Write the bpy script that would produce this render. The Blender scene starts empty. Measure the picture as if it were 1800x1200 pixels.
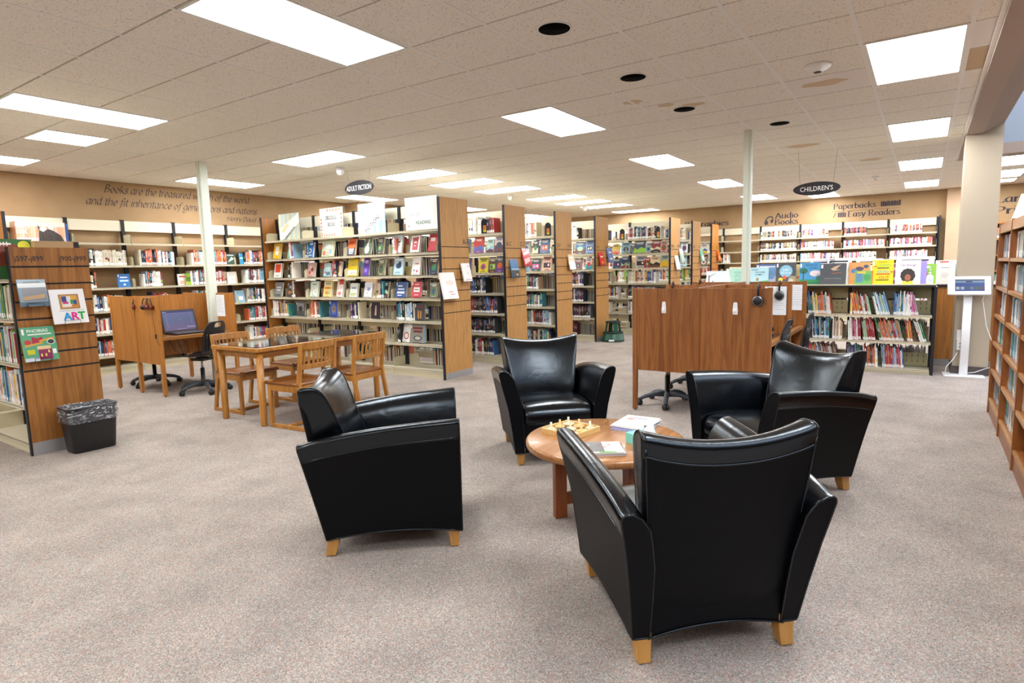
import bpy, math, random
from math import sin, cos, pi, radians, sqrt
from mathutils import Matrix, Vector
random.seed(7)
S = bpy.context.scene
COL = S.collection
# ------------------------------------------------------------ camera
F = 1062.71
YAW, PIT, ROL = 0.5982, -0.12, -0.0253
CAMH = 1.405
fw = Vector((cos(PIT)*cos(YAW), cos(PIT)*sin(YAW), sin(PIT)))
r0 = Vector((sin(YAW), -cos(YAW), 0)); u0 = r0.cross(fw)
rt = cos(ROL)*r0 + sin(ROL)*u0; up = -sin(ROL)*r0 + cos(ROL)*u0
cam = bpy.data.cameras.new('camera'); co = bpy.data.objects.new('camera', cam); COL.objects.link(co)
cam.sensor_width = 36; cam.lens = F/1800*36; cam.clip_start = .05; cam.clip_end = 200
co.matrix_world = Matrix(((rt.x, up.x, -fw.x, 0), (rt.y, up.y, -fw.y, 0), (rt.z, up.z, -fw.z, CAMH), (0, 0, 0, 1)))
S.camera = co
# ------------------------------------------------------------ world and exposure
w = bpy.data.worlds.new('sky'); S.world = w; w.use_nodes = True
w.node_tree.nodes['Background'].inputs[0].default_value = (.82, .88, 1, 1)
w.node_tree.nodes['Background'].inputs[1].default_value = 2.2
S.view_settings.view_transform = 'Standard'; S.view_settings.look = 'None'
S.view_settings.gamma = 1; S.view_settings.exposure = 1.22
S.view_settings.use_curve_mapping = False
LAMP = 11.5          # emission of the ceiling light diffusers
S.cycles.max_bounces = 8; S.cycles.diffuse_bounces = 5; S.cycles.glossy_bounces = 4
S.cycles.transmission_bounces = 6; S.cycles.transparent_max_bounces = 8
S.cycles.sample_clamp_indirect = 6
T = .6096; TY = T*.9965
CI = 5.0786; CJ = 5.6837
def gx(i): return (i + CI)*T
def gy(j): return (j*.9965 + CJ)*T
CEIL = CAMH + 2.386*T
# ------------------------------------------------------------ materials
MATS = {}
def rgb(h):
    if isinstance(h, str):
        v = [int(h[k:k+2], 16)/255 for k in (0, 2, 4)]
        return tuple(c/12.92 if c <= .04045 else ((c+.055)/1.055)**2.4 for c in v)
    return h
class NT:
    def __init__(s, m):
        m.use_nodes = True; s.t = m.node_tree; s.b = s.t.nodes['Principled BSDF']
    def n(s, ty, **k):
        o = s.t.nodes.new(ty)
        for a, v in k.items():
            if a.startswith('i_'): o.inputs[int(a[2:])].default_value = v
            else: setattr(o, a, v)
        return o
    def l(s, a, b): s.t.links.new(a, b)
def mat(name, col=(.8, .8, .8), rough=.5, metal=0, spec=.5, emis=0, trans=0, coat=0, alpha=1):
    m = bpy.data.materials.new(name); t = NT(m); b = t.b
    c = rgb(col)
    b.inputs['Base Color'].default_value = (*c, 1); b.inputs['Roughness'].default_value = rough
    b.inputs['Metallic'].default_value = metal; b.inputs['Specular IOR Level'].default_value = spec
    b.inputs['Transmission Weight'].default_value = trans; b.inputs['Coat Weight'].default_value = coat
    b.inputs['Alpha'].default_value = alpha
    if emis:
        b.inputs['Emission Color'].default_value = (*c, 1); b.inputs['Emission Strength'].default_value = emis
    MATS[name] = m; m['nt'] = 0
    return m, t
def noise_col(name, c1, c2, scale, rough=.6, bump=0, bscale=None, detail=3, stretch=(1, 1, 1), dist=0, spec=.5, lo=.35, hi=.65, coat=0, coord='Object'):
    m, t = mat(name, c1, rough, spec=spec, coat=coat)
    tc = t.n('ShaderNodeTexCoord'); mp = t.n('ShaderNodeMapping'); mp.inputs['Scale'].default_value = stretch
    t.l(tc.outputs[coord], mp.inputs[0])
    nz = t.n('ShaderNodeTexNoise'); nz.inputs['Scale'].default_value = scale; nz.inputs['Detail'].default_value = detail
    nz.inputs['Distortion'].default_value = dist
    t.l(mp.outputs[0], nz.inputs[0])
    cr = t.n('ShaderNodeValToRGB'); cr.color_ramp.elements[0].position = lo; cr.color_ramp.elements[1].position = hi
    cr.color_ramp.elements[0].color = (*rgb(c1), 1); cr.color_ramp.elements[1].color = (*rgb(c2), 1)
    t.l(nz.outputs[0], cr.inputs[0]); t.l(cr.outputs[0], t.b.inputs['Base Color'])
    if bump:
        n2 = t.n('ShaderNodeTexNoise'); n2.inputs['Scale'].default_value = bscale or scale; n2.inputs['Detail'].default_value = 4
        t.l(mp.outputs[0], n2.inputs[0])
        bp = t.n('ShaderNodeBump'); bp.inputs['Strength'].default_value = bump; bp.inputs['Distance'].default_value = .01
        t.l(n2.outputs[0], bp.inputs['Height']); t.l(bp.outputs[0], t.b.inputs['Normal'])
    return m
def wood(name, c1, c2, axis='Z', rough=.35, freq=1.0, coat=.15):
    st = {'Z': (14, 14, .9), 'X': (.9, 14, 14), 'Y': (14, .9, 14)}[axis]
    m, t = mat(name, c1, rough, coat=coat)
    tc = t.n('ShaderNodeTexCoord'); mp = t.n('ShaderNodeMapping'); mp.inputs['Scale'].default_value = [s*freq for s in st]
    t.l(tc.outputs['Object'], mp.inputs[0])
    nz = t.n('ShaderNodeTexNoise'); nz.inputs['Scale'].default_value = 1.3; nz.inputs['Detail'].default_value = 5; nz.inputs['Distortion'].default_value = 1.6
    t.l(mp.outputs[0], nz.inputs[0])
    n2 = t.n('ShaderNodeTexNoise'); n2.inputs['Scale'].default_value = 9; n2.inputs['Detail'].default_value = 2
    t.l(mp.outputs[0], n2.inputs[0])
    mx = t.n('ShaderNodeMath', operation='MULTIPLY_ADD'); mx.inputs[1].default_value = .35
    t.l(n2.outputs[0], mx.inputs[0]); t.l(nz.outputs[0], mx.inputs[2])
    cr = t.n('ShaderNodeValToRGB'); e = cr.color_ramp.elements
    e[0].position = .5; e[1].position = .82; e[0].color = (*rgb(c2), 1); e[1].color = (*rgb(c1), 1)
    t.l(mx.outputs[0], cr.inputs[0]); t.l(cr.outputs[0], t.b.inputs['Base Color'])
    return m
mat('white', 'e8e8e6', .5); mat('white_gloss', 'f2f2f2', .25)
mat('black', '17171a', .45); mat('black_metal', '1c1d22', .4, spec=.4); mat('black_plastic', '1b1b1d', .42)
mat('cream', 'cfc7a8', .38); mat('cream_light', 'ded6bd', .38); mat('olive_cream', 'b3ab80', .42)
mat('shelf_cream', 'd8d0b8', .3)
mat('steel', 'b4b6ba', .35, metal=.8); mat('alu', 'a9a9ac', .4, metal=.5)
mat('groove', '0d0c0c', .7)
mat('paper', 'eceff2', .6); mat('ink', '26242a', .6); mat('wall_ink', '3a3036', .6)
mat('acrylic', 'f4f8fa', .08, trans=.9)
mat('post_paint', 'dfe6d8', .4); mat('trim_white', 'e6e4de', .5)
mat('grid_paint', 'a39a8c', .5)
mat('green', '0f4b38', .4); mat('green_dark', '16201c', .6)
mat('grey_plastic', '3c424b', .5); mat('red', 'c8302c', .5); mat('dark_red', '6a2018', .4)
mat('bluegrey_wall', '98a2ae', .8)
mat('beam_paint', 'a39184', .75)
mat('column_paint', 'ab9d88', .75)
mat('baseboard', '4b423f', .7)
mat('glass_top', '5c5852', .05, spec=1, metal=.6); mat('can_shade', '020202', .9, spec=.05)
noise_col('wall_tan', 'a98c68', 'a28460', 3, .85, .05, 60)
noise_col('wall_peach', 'c6a98c', 'c1a285', 3, .85, .05, 60)
wood('oak_panel', 'a87032', '84521f', 'Z', .5, 1, 0)
wood('oak_carrel', '9c622e', '79441b', 'Z', .42)
wood('oak_range', 'bc8c50', 'a2743c', 'Z', .5, 1.8, 0)
wood('oak_dark', '94581f', '7b4212', 'Z', .45)
wood('oak_fir', 'b87a36', '9a6026', 'Z', .4)
wood('oak_x', 'ad783e', '93602c', 'X', .28)
wood('oak_y', 'a9743a', '8c5a26', 'Y', .3)
wood('chair_wood', 'b98038', '986224', 'Z', .33)
wood('maple_leg', 'c08c48', 'b07e3c', 'Z', .35)
wood('table_brown', 'ad7a4c', '98663c', 'X', .25)
wood('leg_brown', '8e4d24', '7a3d18', 'Z', .35)
wood('case_wood', '935621', '774118', 'Z', .4)
wood('case_edge', 'ac7c46', '9a6a36', 'Y', .4)
wood('toy_wood', 'e2bd7e', 'd3aa66', 'X', .5)
wood('seat_wood', '8d5526', '6e3d17', 'X', .22)
# carpet: salmon and grey flecks
m, t = mat('carpet', (.4, .33, .3), .95, spec=.15)
tc = t.n('ShaderNodeTexCoord')
vo = t.n('ShaderNodeTexVoronoi'); vo.inputs['Scale'].default_value = 230; t.l(tc.outputs['Object'], vo.inputs['Vector'])
cr = t.n('ShaderNodeValToRGB'); cr.color_ramp.interpolation = 'CONSTANT'
ce = cr.color_ramp.elements
for p, c in ((0, 'aa9b93'), (.22, '8e8986'), (.42, 'b8ada6'), (.6, 'a08078'), (.70, '8b9693'), (.82, 'c9c1bb'), (.93, '6a6468')):
    e = ce.new(p) if p > 0 else ce[0]
    e.position = p; e.color = (*rgb(c), 1)
ce[len(ce)-1].position = .995; ce[len(ce)-1].color = (*rgb('786c6e'), 1)
sp = t.n('ShaderNodeSeparateColor'); t.l(vo.outputs['Color'], sp.inputs[0]); t.l(sp.outputs[0], cr.inputs[0])
nz = t.n('ShaderNodeTexNoise'); nz.inputs['Scale'].default_value = 3.2; nz.inputs['Detail'].default_value = 3; t.l(tc.outputs['Object'], nz.inputs[0])
mx = t.n('ShaderNodeMix', data_type='RGBA', blend_type='MULTIPLY'); mx.inputs[0].default_value = 1
c2 = t.n('ShaderNodeValToRGB'); c2.color_ramp.elements[0].color = (.76, .75, .73, 1); c2.color_ramp.elements[1].color = (.98, .96, .93, 1)
c2.color_ramp.elements[0].position = .3; c2.color_ramp.elements[1].position = .7
n5 = t.n('ShaderNodeTexNoise'); n5.inputs['Scale'].default_value = 26; n5.inputs['Detail'].default_value = 5; t.l(tc.outputs['Object'], n5.inputs[0])
m5 = t.n('ShaderNodeMix', data_type='RGBA'); m5.inputs[0].default_value = .28
c5 = t.n('ShaderNodeValToRGB'); e5 = c5.color_ramp.elements; e5[0].position = .32; e5[1].position = .68; e5[0].color = (*rgb('a8978f'), 1); e5[1].color = (*rgb('a09896'), 1)
for p_, c_ in ((.42, '9aa19c'), (.5, 'b09384'), (.58, '9a9b98')): q_ = e5.new(p_); q_.color = (*rgb(c_), 1)
t.l(n5.outputs[0], c5.inputs[0]); t.l(cr.outputs[0], m5.inputs[6]); t.l(c5.outputs[0], m5.inputs[7])
t.l(nz.outputs[0], c2.inputs[0]); t.l(m5.outputs[2], mx.inputs[6]); t.l(c2.outputs[0], mx.inputs[7]); t.l(mx.outputs[2], t.b.inputs['Base Color'])
bp = t.n('ShaderNodeBump'); bp.inputs['Strength'].default_value = .5; bp.inputs['Distance'].default_value = .006
n3 = t.n('ShaderNodeTexNoise'); n3.inputs['Scale'].default_value = 120; t.l(tc.outputs['Object'], n3.inputs[0])
t.l(n3.outputs[0], bp.inputs['Height']); t.l(bp.outputs[0], t.b.inputs['Normal'])
# ceiling tile: pitted mineral fibre
m, t = mat('ceiling_tile', 'c9bcae', .9, spec=.1)
tc = t.n('ShaderNodeTexCoord')
nz = t.n('ShaderNodeTexNoise'); nz.inputs['Scale'].default_value = 95; nz.inputs['Detail'].default_value = 4; t.l(tc.outputs['Object'], nz.inputs[0])
cr = t.n('ShaderNodeValToRGB'); cr.color_ramp.elements[0].position = .3; cr.color_ramp.elements[1].position = .42
cr.color_ramp.elements[0].color = (*rgb('aca296'), 1); cr.color_ramp.elements[1].color = (*rgb('ebe5da'), 1)
t.l(nz.outputs[0], cr.inputs[0]); t.l(cr.outputs[0], t.b.inputs['Base Color'])
bp = t.n('ShaderNodeBump'); bp.inputs['Strength'].default_value = .35; bp.inputs['Distance'].default_value = .003
t.l(nz.outputs[0], bp.inputs['Height']); t.l(bp.outputs[0], t.b.inputs['Normal'])
mat('stain', 'd2bda0', .9, spec=.1); mat('tile_new', 'e6e0da', .9, spec=.1); mat('tile_old', 'c4ad90', .9, spec=.1)
# leather
m, t = mat('leather', '040508', .21, spec=.55)
t.b.inputs['Specular Tint'].default_value = (.78, .9, 1, 1)  # blue of cool light put into the highlight tint
tc = t.n('ShaderNodeTexCoord')
n1 = t.n('ShaderNodeTexNoise'); n1.inputs['Scale'].default_value = 9; n1.inputs['Detail'].default_value = 5; n1.inputs['Distortion'].default_value = 1.2
n2 = t.n('ShaderNodeTexNoise'); n2.inputs['Scale'].default_value = 320; n2.inputs['Detail'].default_value = 2
t.l(tc.outputs['Object'], n1.inputs[0]); t.l(tc.outputs['Object'], n2.inputs[0])
b1 = t.n('ShaderNodeBump'); b1.inputs['Strength'].default_value = .09; b1.inputs['Distance'].default_value = .02
b2 = t.n('ShaderNodeBump'); b2.inputs['Strength'].default_value = .12; b2.inputs['Distance'].default_value = .002
t.l(n1.outputs[0], b1.inputs['Height']); t.l(n2.outputs[0], b2.inputs['Height']); t.l(b1.outputs[0], b2.inputs['Normal']); t.l(b2.outputs[0], t.b.inputs['Normal'])
m, t = mat('leather_side', '04060b', .46, spec=.15)
tc = t.n('ShaderNodeTexCoord'); n2 = t.n('ShaderNodeTexNoise'); n2.inputs['Scale'].default_value = 500
t.l(tc.outputs['Object'], n2.inputs[0]); b2 = t.n('ShaderNodeBump'); b2.inputs['Strength'].default_value = .15; b2.inputs['Distance'].default_value = .002
t.l(n2.outputs[0], b2.inputs['Height']); t.l(b2.outputs[0], t.b.inputs['Normal'])
# printed matter: colour per face
m, t = mat('print', (1, 1, 1), .45)
at = t.n('ShaderNodeAttribute', attribute_name='Col'); t.l(at.outputs['Color'], t.b.inputs['Base Color'])
m, t = mat('print_gloss', (1, 1, 1), .18, coat=.5)
at = t.n('ShaderNodeAttribute', attribute_name='Col'); t.l(at.outputs['Color'], t.b.inputs['Base Color'])
m, t = mat('screen', (0, 0, 0), .3)
at = t.n('ShaderNodeAttribute', attribute_name='Col'); t.l(at.outputs['Color'], t.b.inputs['Emission Color']); t.b.inputs['Emission Strength'].default_value = .22
# ceiling light diffuser
m = bpy.data.materials.new('diffuser'); t = NT(m); MATS['diffuser'] = m
t.b.inputs['Base Color'].default_value = (.9, .9, .9, 1)
t.b.inputs['Emission Color'].default_value = (.955, .98, 1, 1); t.b.inputs['Emission Strength'].default_value = LAMP
# thin plastic bag; denser white streaks stand in for highlights on the crinkles
m, t = m, t = mat('bag', 'e8eef6', .15, spec=.9)
tc = t.n('ShaderNodeTexCoord'); mp = t.n('ShaderNodeMapping'); mp.inputs['Scale'].default_value = (1, 1, 2.2); t.l(tc.outputs['Object'], mp.inputs[0])
n1 = t.n('ShaderNodeTexNoise'); n1.inputs['Scale'].default_value = 13; n1.inputs['Detail'].default_value = 6; n1.inputs['Distortion'].default_value = 2.5; t.l(mp.outputs[0], n1.inputs[0])
cr = t.n('ShaderNodeValToRGB'); cr.color_ramp.elements[0].position = .5; cr.color_ramp.elements[1].position = .72
cr.color_ramp.elements[0].color = (.07, .07, .07, 1); cr.color_ramp.elements[1].color = (.75, .75, .75, 1); t.l(n1.outputs[0], cr.inputs[0]); t.l(cr.outputs[0], t.b.inputs['Alpha'])
b1 = t.n('ShaderNodeBump'); b1.inputs['Strength'].default_value = .8; b1.inputs['Distance'].default_value = .02; t.l(n1.outputs[0], b1.inputs['Height']); t.l(b1.outputs[0], t.b.inputs['Normal'])

# ------------------------------------------------------------ mesh builder
class MB:
    def __init__(s): s.v = []; s.f = []; s.mi = []; s.c = []; s.mats = []; s.M = Matrix(); s.m = 0; s.col = (1, 1, 1); s.sm = []
    def mat(s, n):
        if n not in s.mats: s.mats.append(n)
        s.m = s.mats.index(n); return s
    def color(s, c): s.col = rgb(c); return s
    def add(s, vs, fs, smooth=False):
        b = len(s.v); s.v += [tuple(s.M @ Vector(v)) for v in vs]
        for f in fs: s.f.append(tuple(b+i for i in f)); s.mi.append(s.m); s.c.append(s.col); s.sm.append(smooth)
        return s
    def box(s, x0, y0, z0, x1, y1, z1):
        v = [(x0, y0, z0), (x1, y0, z0), (x1, y1, z0), (x0, y1, z0), (x0, y0, z1), (x1, y0, z1), (x1, y1, z1), (x0, y1, z1)]
        return s.add(v, [(0, 3, 2, 1), (4, 5, 6, 7), (0, 1, 5, 4), (1, 2, 6, 5), (2, 3, 7, 6), (3, 0, 4, 7)])
    def cbox(s, c, d): return s.box(c[0]-d[0]/2, c[1]-d[1]/2, c[2]-d[2]/2, c[0]+d[0]/2, c[1]+d[1]/2, c[2]+d[2]/2)
    def bar(s, p, q, wx, wy, up=(0, 0, 1)):
        p = Vector(p); q = Vector(q); d = (q-p); L = d.length; d.normalize()
        u = Vector(up)
        if abs(d.dot(u)) > .95: u = Vector((0, 1, 0))
        a = d.cross(u).normalized(); b = a.cross(d)
        vs = []
        for k in (p, q):
            for i, j in ((-1, -1), (1, -1), (1, 1), (-1, 1)): vs.append(k + a*wx/2*i + b*wy/2*j)
        return s.add(vs, [(0, 3, 2, 1), (4, 5, 6, 7), (0, 1, 5, 4), (1, 2, 6, 5), (2, 3, 7, 6), (3, 0, 4, 7)])
    def tube(s, pts, r, n=8, caps=True, closed=False):
        P = [Vector(p) for p in pts]; N = len(P); rings = []
        rr = r if isinstance(r, (list, tuple)) else [r]*N
        ref = None; vs = []
        for i, p in enumerate(P):
            if closed: d = P[(i+1) % N] - P[i-1]
            else: d = P[min(i+1, N-1)] - P[max(i-1, 0)]
            if d.length < 1e-9: d = Vector((0, 0, 1))
            d.normalize()
            if ref is None:
                ref = Vector((0, 0, 1)) if abs(d.z) < .9 else Vector((1, 0, 0))
            a = d.cross(ref).normalized(); b = a.cross(d).normalized(); ref = b
            for k in range(n):
                an = 2*pi*k/n; vs.append(p + (a*cos(an) + b*sin(an))*rr[i])
        fs = []
        for i in range(N if closed else N-1):
            j = (i+1) % N
            for k in range(n):
                k2 = (k+1) % n; fs.append((i*n+k, j*n+k, j*n+k2, i*n+k2))
        if caps and not closed: fs += [tuple(range(n)), tuple(range((N-1)*n, N*n))[::-1]]
        return s.add(vs, fs, True)
    def lathe(s, prof, n=20, cx=0, cy=0, caps=True):
        vs = []; fs = []
        for r, z in prof:
            for k in range(n): vs.append((cx+r*cos(2*pi*k/n), cy+r*sin(2*pi*k/n), z))
        for i in range(len(prof)-1):
            for k in range(n):
                k2 = (k+1) % n; fs.append((i*n+k, i*n+k2, (i+1)*n+k2, (i+1)*n+k))
        if caps: fs += [tuple(range(n))[::-1], tuple(range((len(prof)-1)*n, len(prof)*n))]
        return s.add(vs, fs, True)
    def loft(s, rings, caps=True, smooth=True):
        n = len(rings[0]); vs = [p for r in rings for p in r]; fs = []
        for i in range(len(rings)-1):
            for k in range(n):
                k2 = (k+1) % n; fs.append((i*n+k, i*n+k2, (i+1)*n+k2, (i+1)*n+k))
        if caps: fs += [tuple(range(n))[::-1], tuple(range((len(rings)-1)*n, len(rings)*n))]
        return s.add(vs, fs, smooth)
    def prism(s, poly, y0, y1):      # polygon in xz, extruded along y
        n = len(poly); vs = [(x, y0, z) for x, z in poly] + [(x, y1, z) for x, z in poly]
        fs = [tuple(range(n)), tuple(range(n, 2*n))[::-1]] + [(k, n+k, n+(k+1) % n, (k+1) % n) for k in range(n)]
        return s.add(vs, fs)
    def prismz(s, poly, z0, z1):
        n = len(poly); vs = [(x, y, z0) for x, y in poly] + [(x, y, z1) for x, y in poly]
        fs = [tuple(range(n))[::-1], tuple(range(n, 2*n))] + [(k, (k+1) % n, n+(k+1) % n, n+k) for k in range(n)]
        return s.add(vs, fs)
    # flat art in the local xz plane facing -y
    def poly(s, pts, y): return s.add([(x, y, z) for x, z in pts], [tuple(range(len(pts)))])
    def ell(s, cx, cz, rx, rz, y, n=20, a0=0): return s.poly([(cx+rx*cos(2*pi*k/n+a0), cz+rz*sin(2*pi*k/n+a0)) for k in range(n)], y)
    def text(s, txt, size, x, z, y, align='C', sx=1, bold=0, shear=0, rot=0):
        vs, fs = glyphs(txt, align, bold, shear)
        c, sn = cos(rot), sin(rot)
        return s.add([(x+(a*sx*c-b*sn)*size, y, z+(a*sx*sn+b*c)*size) for a, b in vs], fs)
    def build(s, name, parent=None, mod=None, smooth=None, link=True):
        me = bpy.data.meshes.new(name); me.from_pydata(s.v, [], s.f)
        for n in s.mats: me.materials.append(MATS[n])
        if s.mats: me.polygons.foreach_set('material_index', s.mi)
        me.polygons.foreach_set('use_smooth', [bool(smooth) if smooth is not None else x for x in s.sm])
        if any(n.startswith('print') or n == 'screen' for n in s.mats):
            at = me.color_attributes.new('Col', 'FLOAT_COLOR', 'CORNER'); d = []
            for p, c in zip(me.polygons, s.c): d += [*c, 1]*p.loop_total
            at.data.foreach_set('color', d)
        me.update()
        o = bpy.data.objects.new(name, me)
        if link: COL.objects.link(o)
        if parent is not None: o.parent = parent
        for k in (mod or []):
            if k[0] == 'bevel':
                b = o.modifiers.new('b', 'BEVEL'); b.width = k[1]; b.segments = k[2]; b.limit_method = 'ANGLE'; b.angle_limit = radians(35)
                b.harden_normals = False
            elif k[0] == 'sub':
                b = o.modifiers.new('s', 'SUBSURF'); b.levels = k[1]; b.render_levels = k[1]
            elif k[0] == 'solid':
                b = o.modifiers.new('t', 'SOLIDIFY'); b.thickness = k[1]; b.offset = 0
        return o
_G = {}
def glyphs(txt, align, bold, shear):
    key = (txt, align, bold, shear)
    if key in _G: return _G[key]
    cu = bpy.data.curves.new('txt', 'FONT'); cu.body = txt; cu.size = 1; cu.offset = bold; cu.shear = shear
    cu.align_x = {'C': 'CENTER', 'L': 'LEFT', 'R': 'RIGHT'}[align]; cu.resolution_u = 2
    o = bpy.data.objects.new('txt', cu); COL.objects.link(o)
    dg = bpy.context.evaluated_depsgraph_get(); dg.update()
    me = bpy.data.meshes.new_from_object(o.evaluated_get(dg))
    r = ([(v.co.x, v.co.y) for v in me.vertices], [tuple(p.vertices) for p in me.polygons])
    bpy.data.objects.remove(o); bpy.data.curves.remove(cu); bpy.data.meshes.remove(me)
    _G[key] = r
    return r
def tag(o, label=None, cat=None, group=None, kind=None):
    if label: o['label'] = label
    if cat: o['category'] = cat
    if group: o['group'] = group
    if kind: o['kind'] = kind
    return o
def thing(name, label, cat, loc=(0, 0, 0), rz=0, group=None):
    o = bpy.data.objects.new(name, None); COL.objects.link(o); o.empty_display_size = .1
    o.location = loc; o.rotation_euler = (0, 0, rz)
    return tag(o, label, cat, group)
def struct(name, mb, **k): return tag(mb.build(name, **k), kind='structure')
KIDS = {}
def copy_tree(o, loc, rz, label, group=None):
    r = o.copy(); COL.objects.link(r); r.location = loc; r.rotation_euler = (0, 0, rz)
    r['label'] = label
    if group: r['group'] = group
    def rec(a, b):
        for ch in list(a.children):
            c = ch.copy(); COL.objects.link(c); c.parent = b; rec(ch, c)
    rec(o, r)
    return r
def arc(cx, cy, r, a0, a1, n): return [(cx+r*cos(radians(a0+(a1-a0)*k/n)), cy+r*sin(radians(a0+(a1-a0)*k/n))) for k in range(n+1)]
ORD = ['first', 'second', 'third', 'fourth', 'fifth', 'sixth', 'seventh', 'eighth', 'ninth', 'tenth', 'eleventh', 'twelfth', 'thirteenth', 'fourteenth', 'fifteenth', 'sixteenth', 'seventeenth', 'eighteenth', 'nineteenth', 'twentieth']
def ordn(k):
    if k < 20: return ORD[k]
    n = k+1; return '%d%s' % (n, {1: 'st', 2: 'nd', 3: 'rd'}.get(n % 10 if n % 100 not in (11, 12, 13) else 0, 'th'))
# ------------------------------------------------------------ pen lettering for the wall decals
def cm(pts, k=5):
    if len(pts) < 3: return pts
    out = []
    for i in range(len(pts)-1):
        p0 = pts[max(i-1, 0)]; p1 = pts[i]; p2 = pts[i+1]; p3 = pts[min(i+2, len(pts)-1)]
        for j in range(k):
            t = j/k; out.append(tuple(.5*((2*p1[a]) + (p2[a]-p0[a])*t + (2*p0[a]-5*p1[a]+4*p2[a]-p3[a])*t*t + (3*p1[a]-p0[a]-3*p2[a]+p3[a])*t**3) for a in (0, 1)))
    return out + [pts[-1]]
bowl = [(.37, .42), (.22, .5), (.06, .26), (.18, 0), (.36, .16)]
SK = {
 'a': (.47, [bowl, [(.37, .5), (.37, .07), (.45, .0)]]), 'b': (.46, [[(.07, .75), (.07, .02)], [(.07, .34), (.25, .5), (.42, .25), (.24, 0), (.07, .1)]]),
 'c': (.41, [[(.36, .4), (.22, .5), (.05, .25), (.2, 0), (.38, .12)]]), 'd': (.47, [bowl, [(.37, .75), (.37, .07), (.45, 0)]]),
 'e': (.42, [[(.06, .25), (.37, .3), (.22, .5), (.05, .24), (.2, 0), (.38, .12)]]), 'f': (.3, [[(.36, .68), (.25, .75), (.15, .6), (.13, 0)], [(.0, .48), (.28, .48)]]),
 'g': (.46, [bowl, [(.37, .5), (.37, -.1), (.2, -.24), (.04, -.14)]]), 'h': (.47, [[(.07, .75), (.07, 0)], [(.07, .32), (.25, .5), (.38, .36), (.38, 0)]]),
 'i': (.18, [[(.08, .5), (.08, 0)], [(.08, .66), (.085, .7)]]), 'k': (.44, [[(.07, .75), (.07, 0)], [(.36, .5), (.09, .23)], [(.16, .28), (.4, 0)]]),
 'l': (.18, [[(.08, .75), (.08, 0)]]), 'm': (.7, [[(.07, .5), (.07, 0)], [(.07, .34), (.22, .5), (.33, .36), (.33, 0)], [(.33, .34), (.48, .5), (.6, .36), (.6, 0)]]),
 'n': (.47, [[(.07, .5), (.07, 0)], [(.07, .32), (.25, .5), (.38, .36), (.38, 0)]]), 'o': (.46, [[(.22, .5), (.05, .25), (.22, 0), (.4, .25), (.22, .5)]]),
 'p': (.46, [[(.07, .5), (.07, -.24)], [(.07, .34), (.25, .5), (.42, .25), (.24, 0), (.07, .1)]]), 'r': (.33, [[(.07, .5), (.07, 0)], [(.07, .3), (.2, .48), (.32, .46)]]),
 's': (.37, [[(.32, .42), (.18, .5), (.07, .38), (.3, .16), (.18, 0), (.03, .08)]]), 't': (.28, [[(.12, .66), (.12, .08), (.2, 0), (.28, .05)], [(.0, .48), (.27, .48)]]),
 'u': (.47, [[(.07, .5), (.07, .14), (.2, 0), (.37, .16)], [(.37, .5), (.37, 0)]]), 'v': (.42, [[(.03, .5), (.2, 0)], [(.2, 0), (.38, .5)]]),
 'w': (.6, [[(.03, .5), (.17, 0)], [(.17, 0), (.3, .48)], [(.3, .48), (.43, 0)], [(.43, 0), (.57, .5)]]), 'y': (.43, [[(.04, .5), (.21, .02)], [(.39, .5), (.2, -.05), (.06, -.24)]]),
 'B': (.56, [[(.1, .72), (.1, 0)], [(.1, .72), (.35, .7), (.4, .55), (.12, .38)], [(.12, .38), (.42, .34), (.46, .14), (.1, 0)]]),
 'P': (.52, [[(.1, .72), (.1, 0)], [(.1, .72), (.38, .7), (.44, .52), (.36, .36), (.1, .34)]]), 'R': (.58, [[(.1, .72), (.1, 0)], [(.1, .72), (.38, .7), (.44, .54), (.36, .38), (.1, .36)], [(.26, .36), (.52, 0)]]),
 'E': (.52, [[(.1, .72), (.1, 0)], [(.1, .72), (.44, .72)], [(.1, .38), (.36, .38)], [(.1, 0), (.46, 0)]]), 'A': (.62, [[(.05, 0), (.3, .72)], [(.3, .72), (.56, 0)], [(.14, .26), (.46, .26)]]),
 'L': (.5, [[(.1, .72), (.1, 0)], [(.1, 0), (.46, 0)], [(.46, 0), (.46, .12)]]), 'H': (.62, [[(.1, .72), (.1, 0)], [(.52, .72), (.52, 0)], [(.1, .37), (.52, .37)]]),
 'D': (.6, [[(.1, .72), (.1, 0)], [(.1, .72), (.36, .7), (.54, .36), (.36, .02), (.1, 0)]]), 'T': (.54, [[(.04, .72), (.52, .72)], [(.28, .72), (.28, 0)]]),
 ' ': (.24, []), '.': (.14, [[(.05, .0), (.07, .04)]]), '~': (.3, [[(.02, .42), (.1, .48), (.18, .42), (.26, .48)]])}
SER = {'P': [(.1, 0)], 'R': [(.1, 0), (.52, 0)], 'B': [], 'E': [], 'A': [(.05, 0), (.56, 0)], 'L': [(.1, .72)], 'b': [], 'p': [(.07, -.24)], 'r': [(.07, 0)], 'k': [(.07, 0), (.4, 0)], 'h': [(.07, 0), (.38, 0)],
       'i': [(.08, 0)], 'n': [(.07, 0), (.38, 0)], 'd': [], 'y': [(.04, .5), (.39, .5)], 'a': []}
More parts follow.
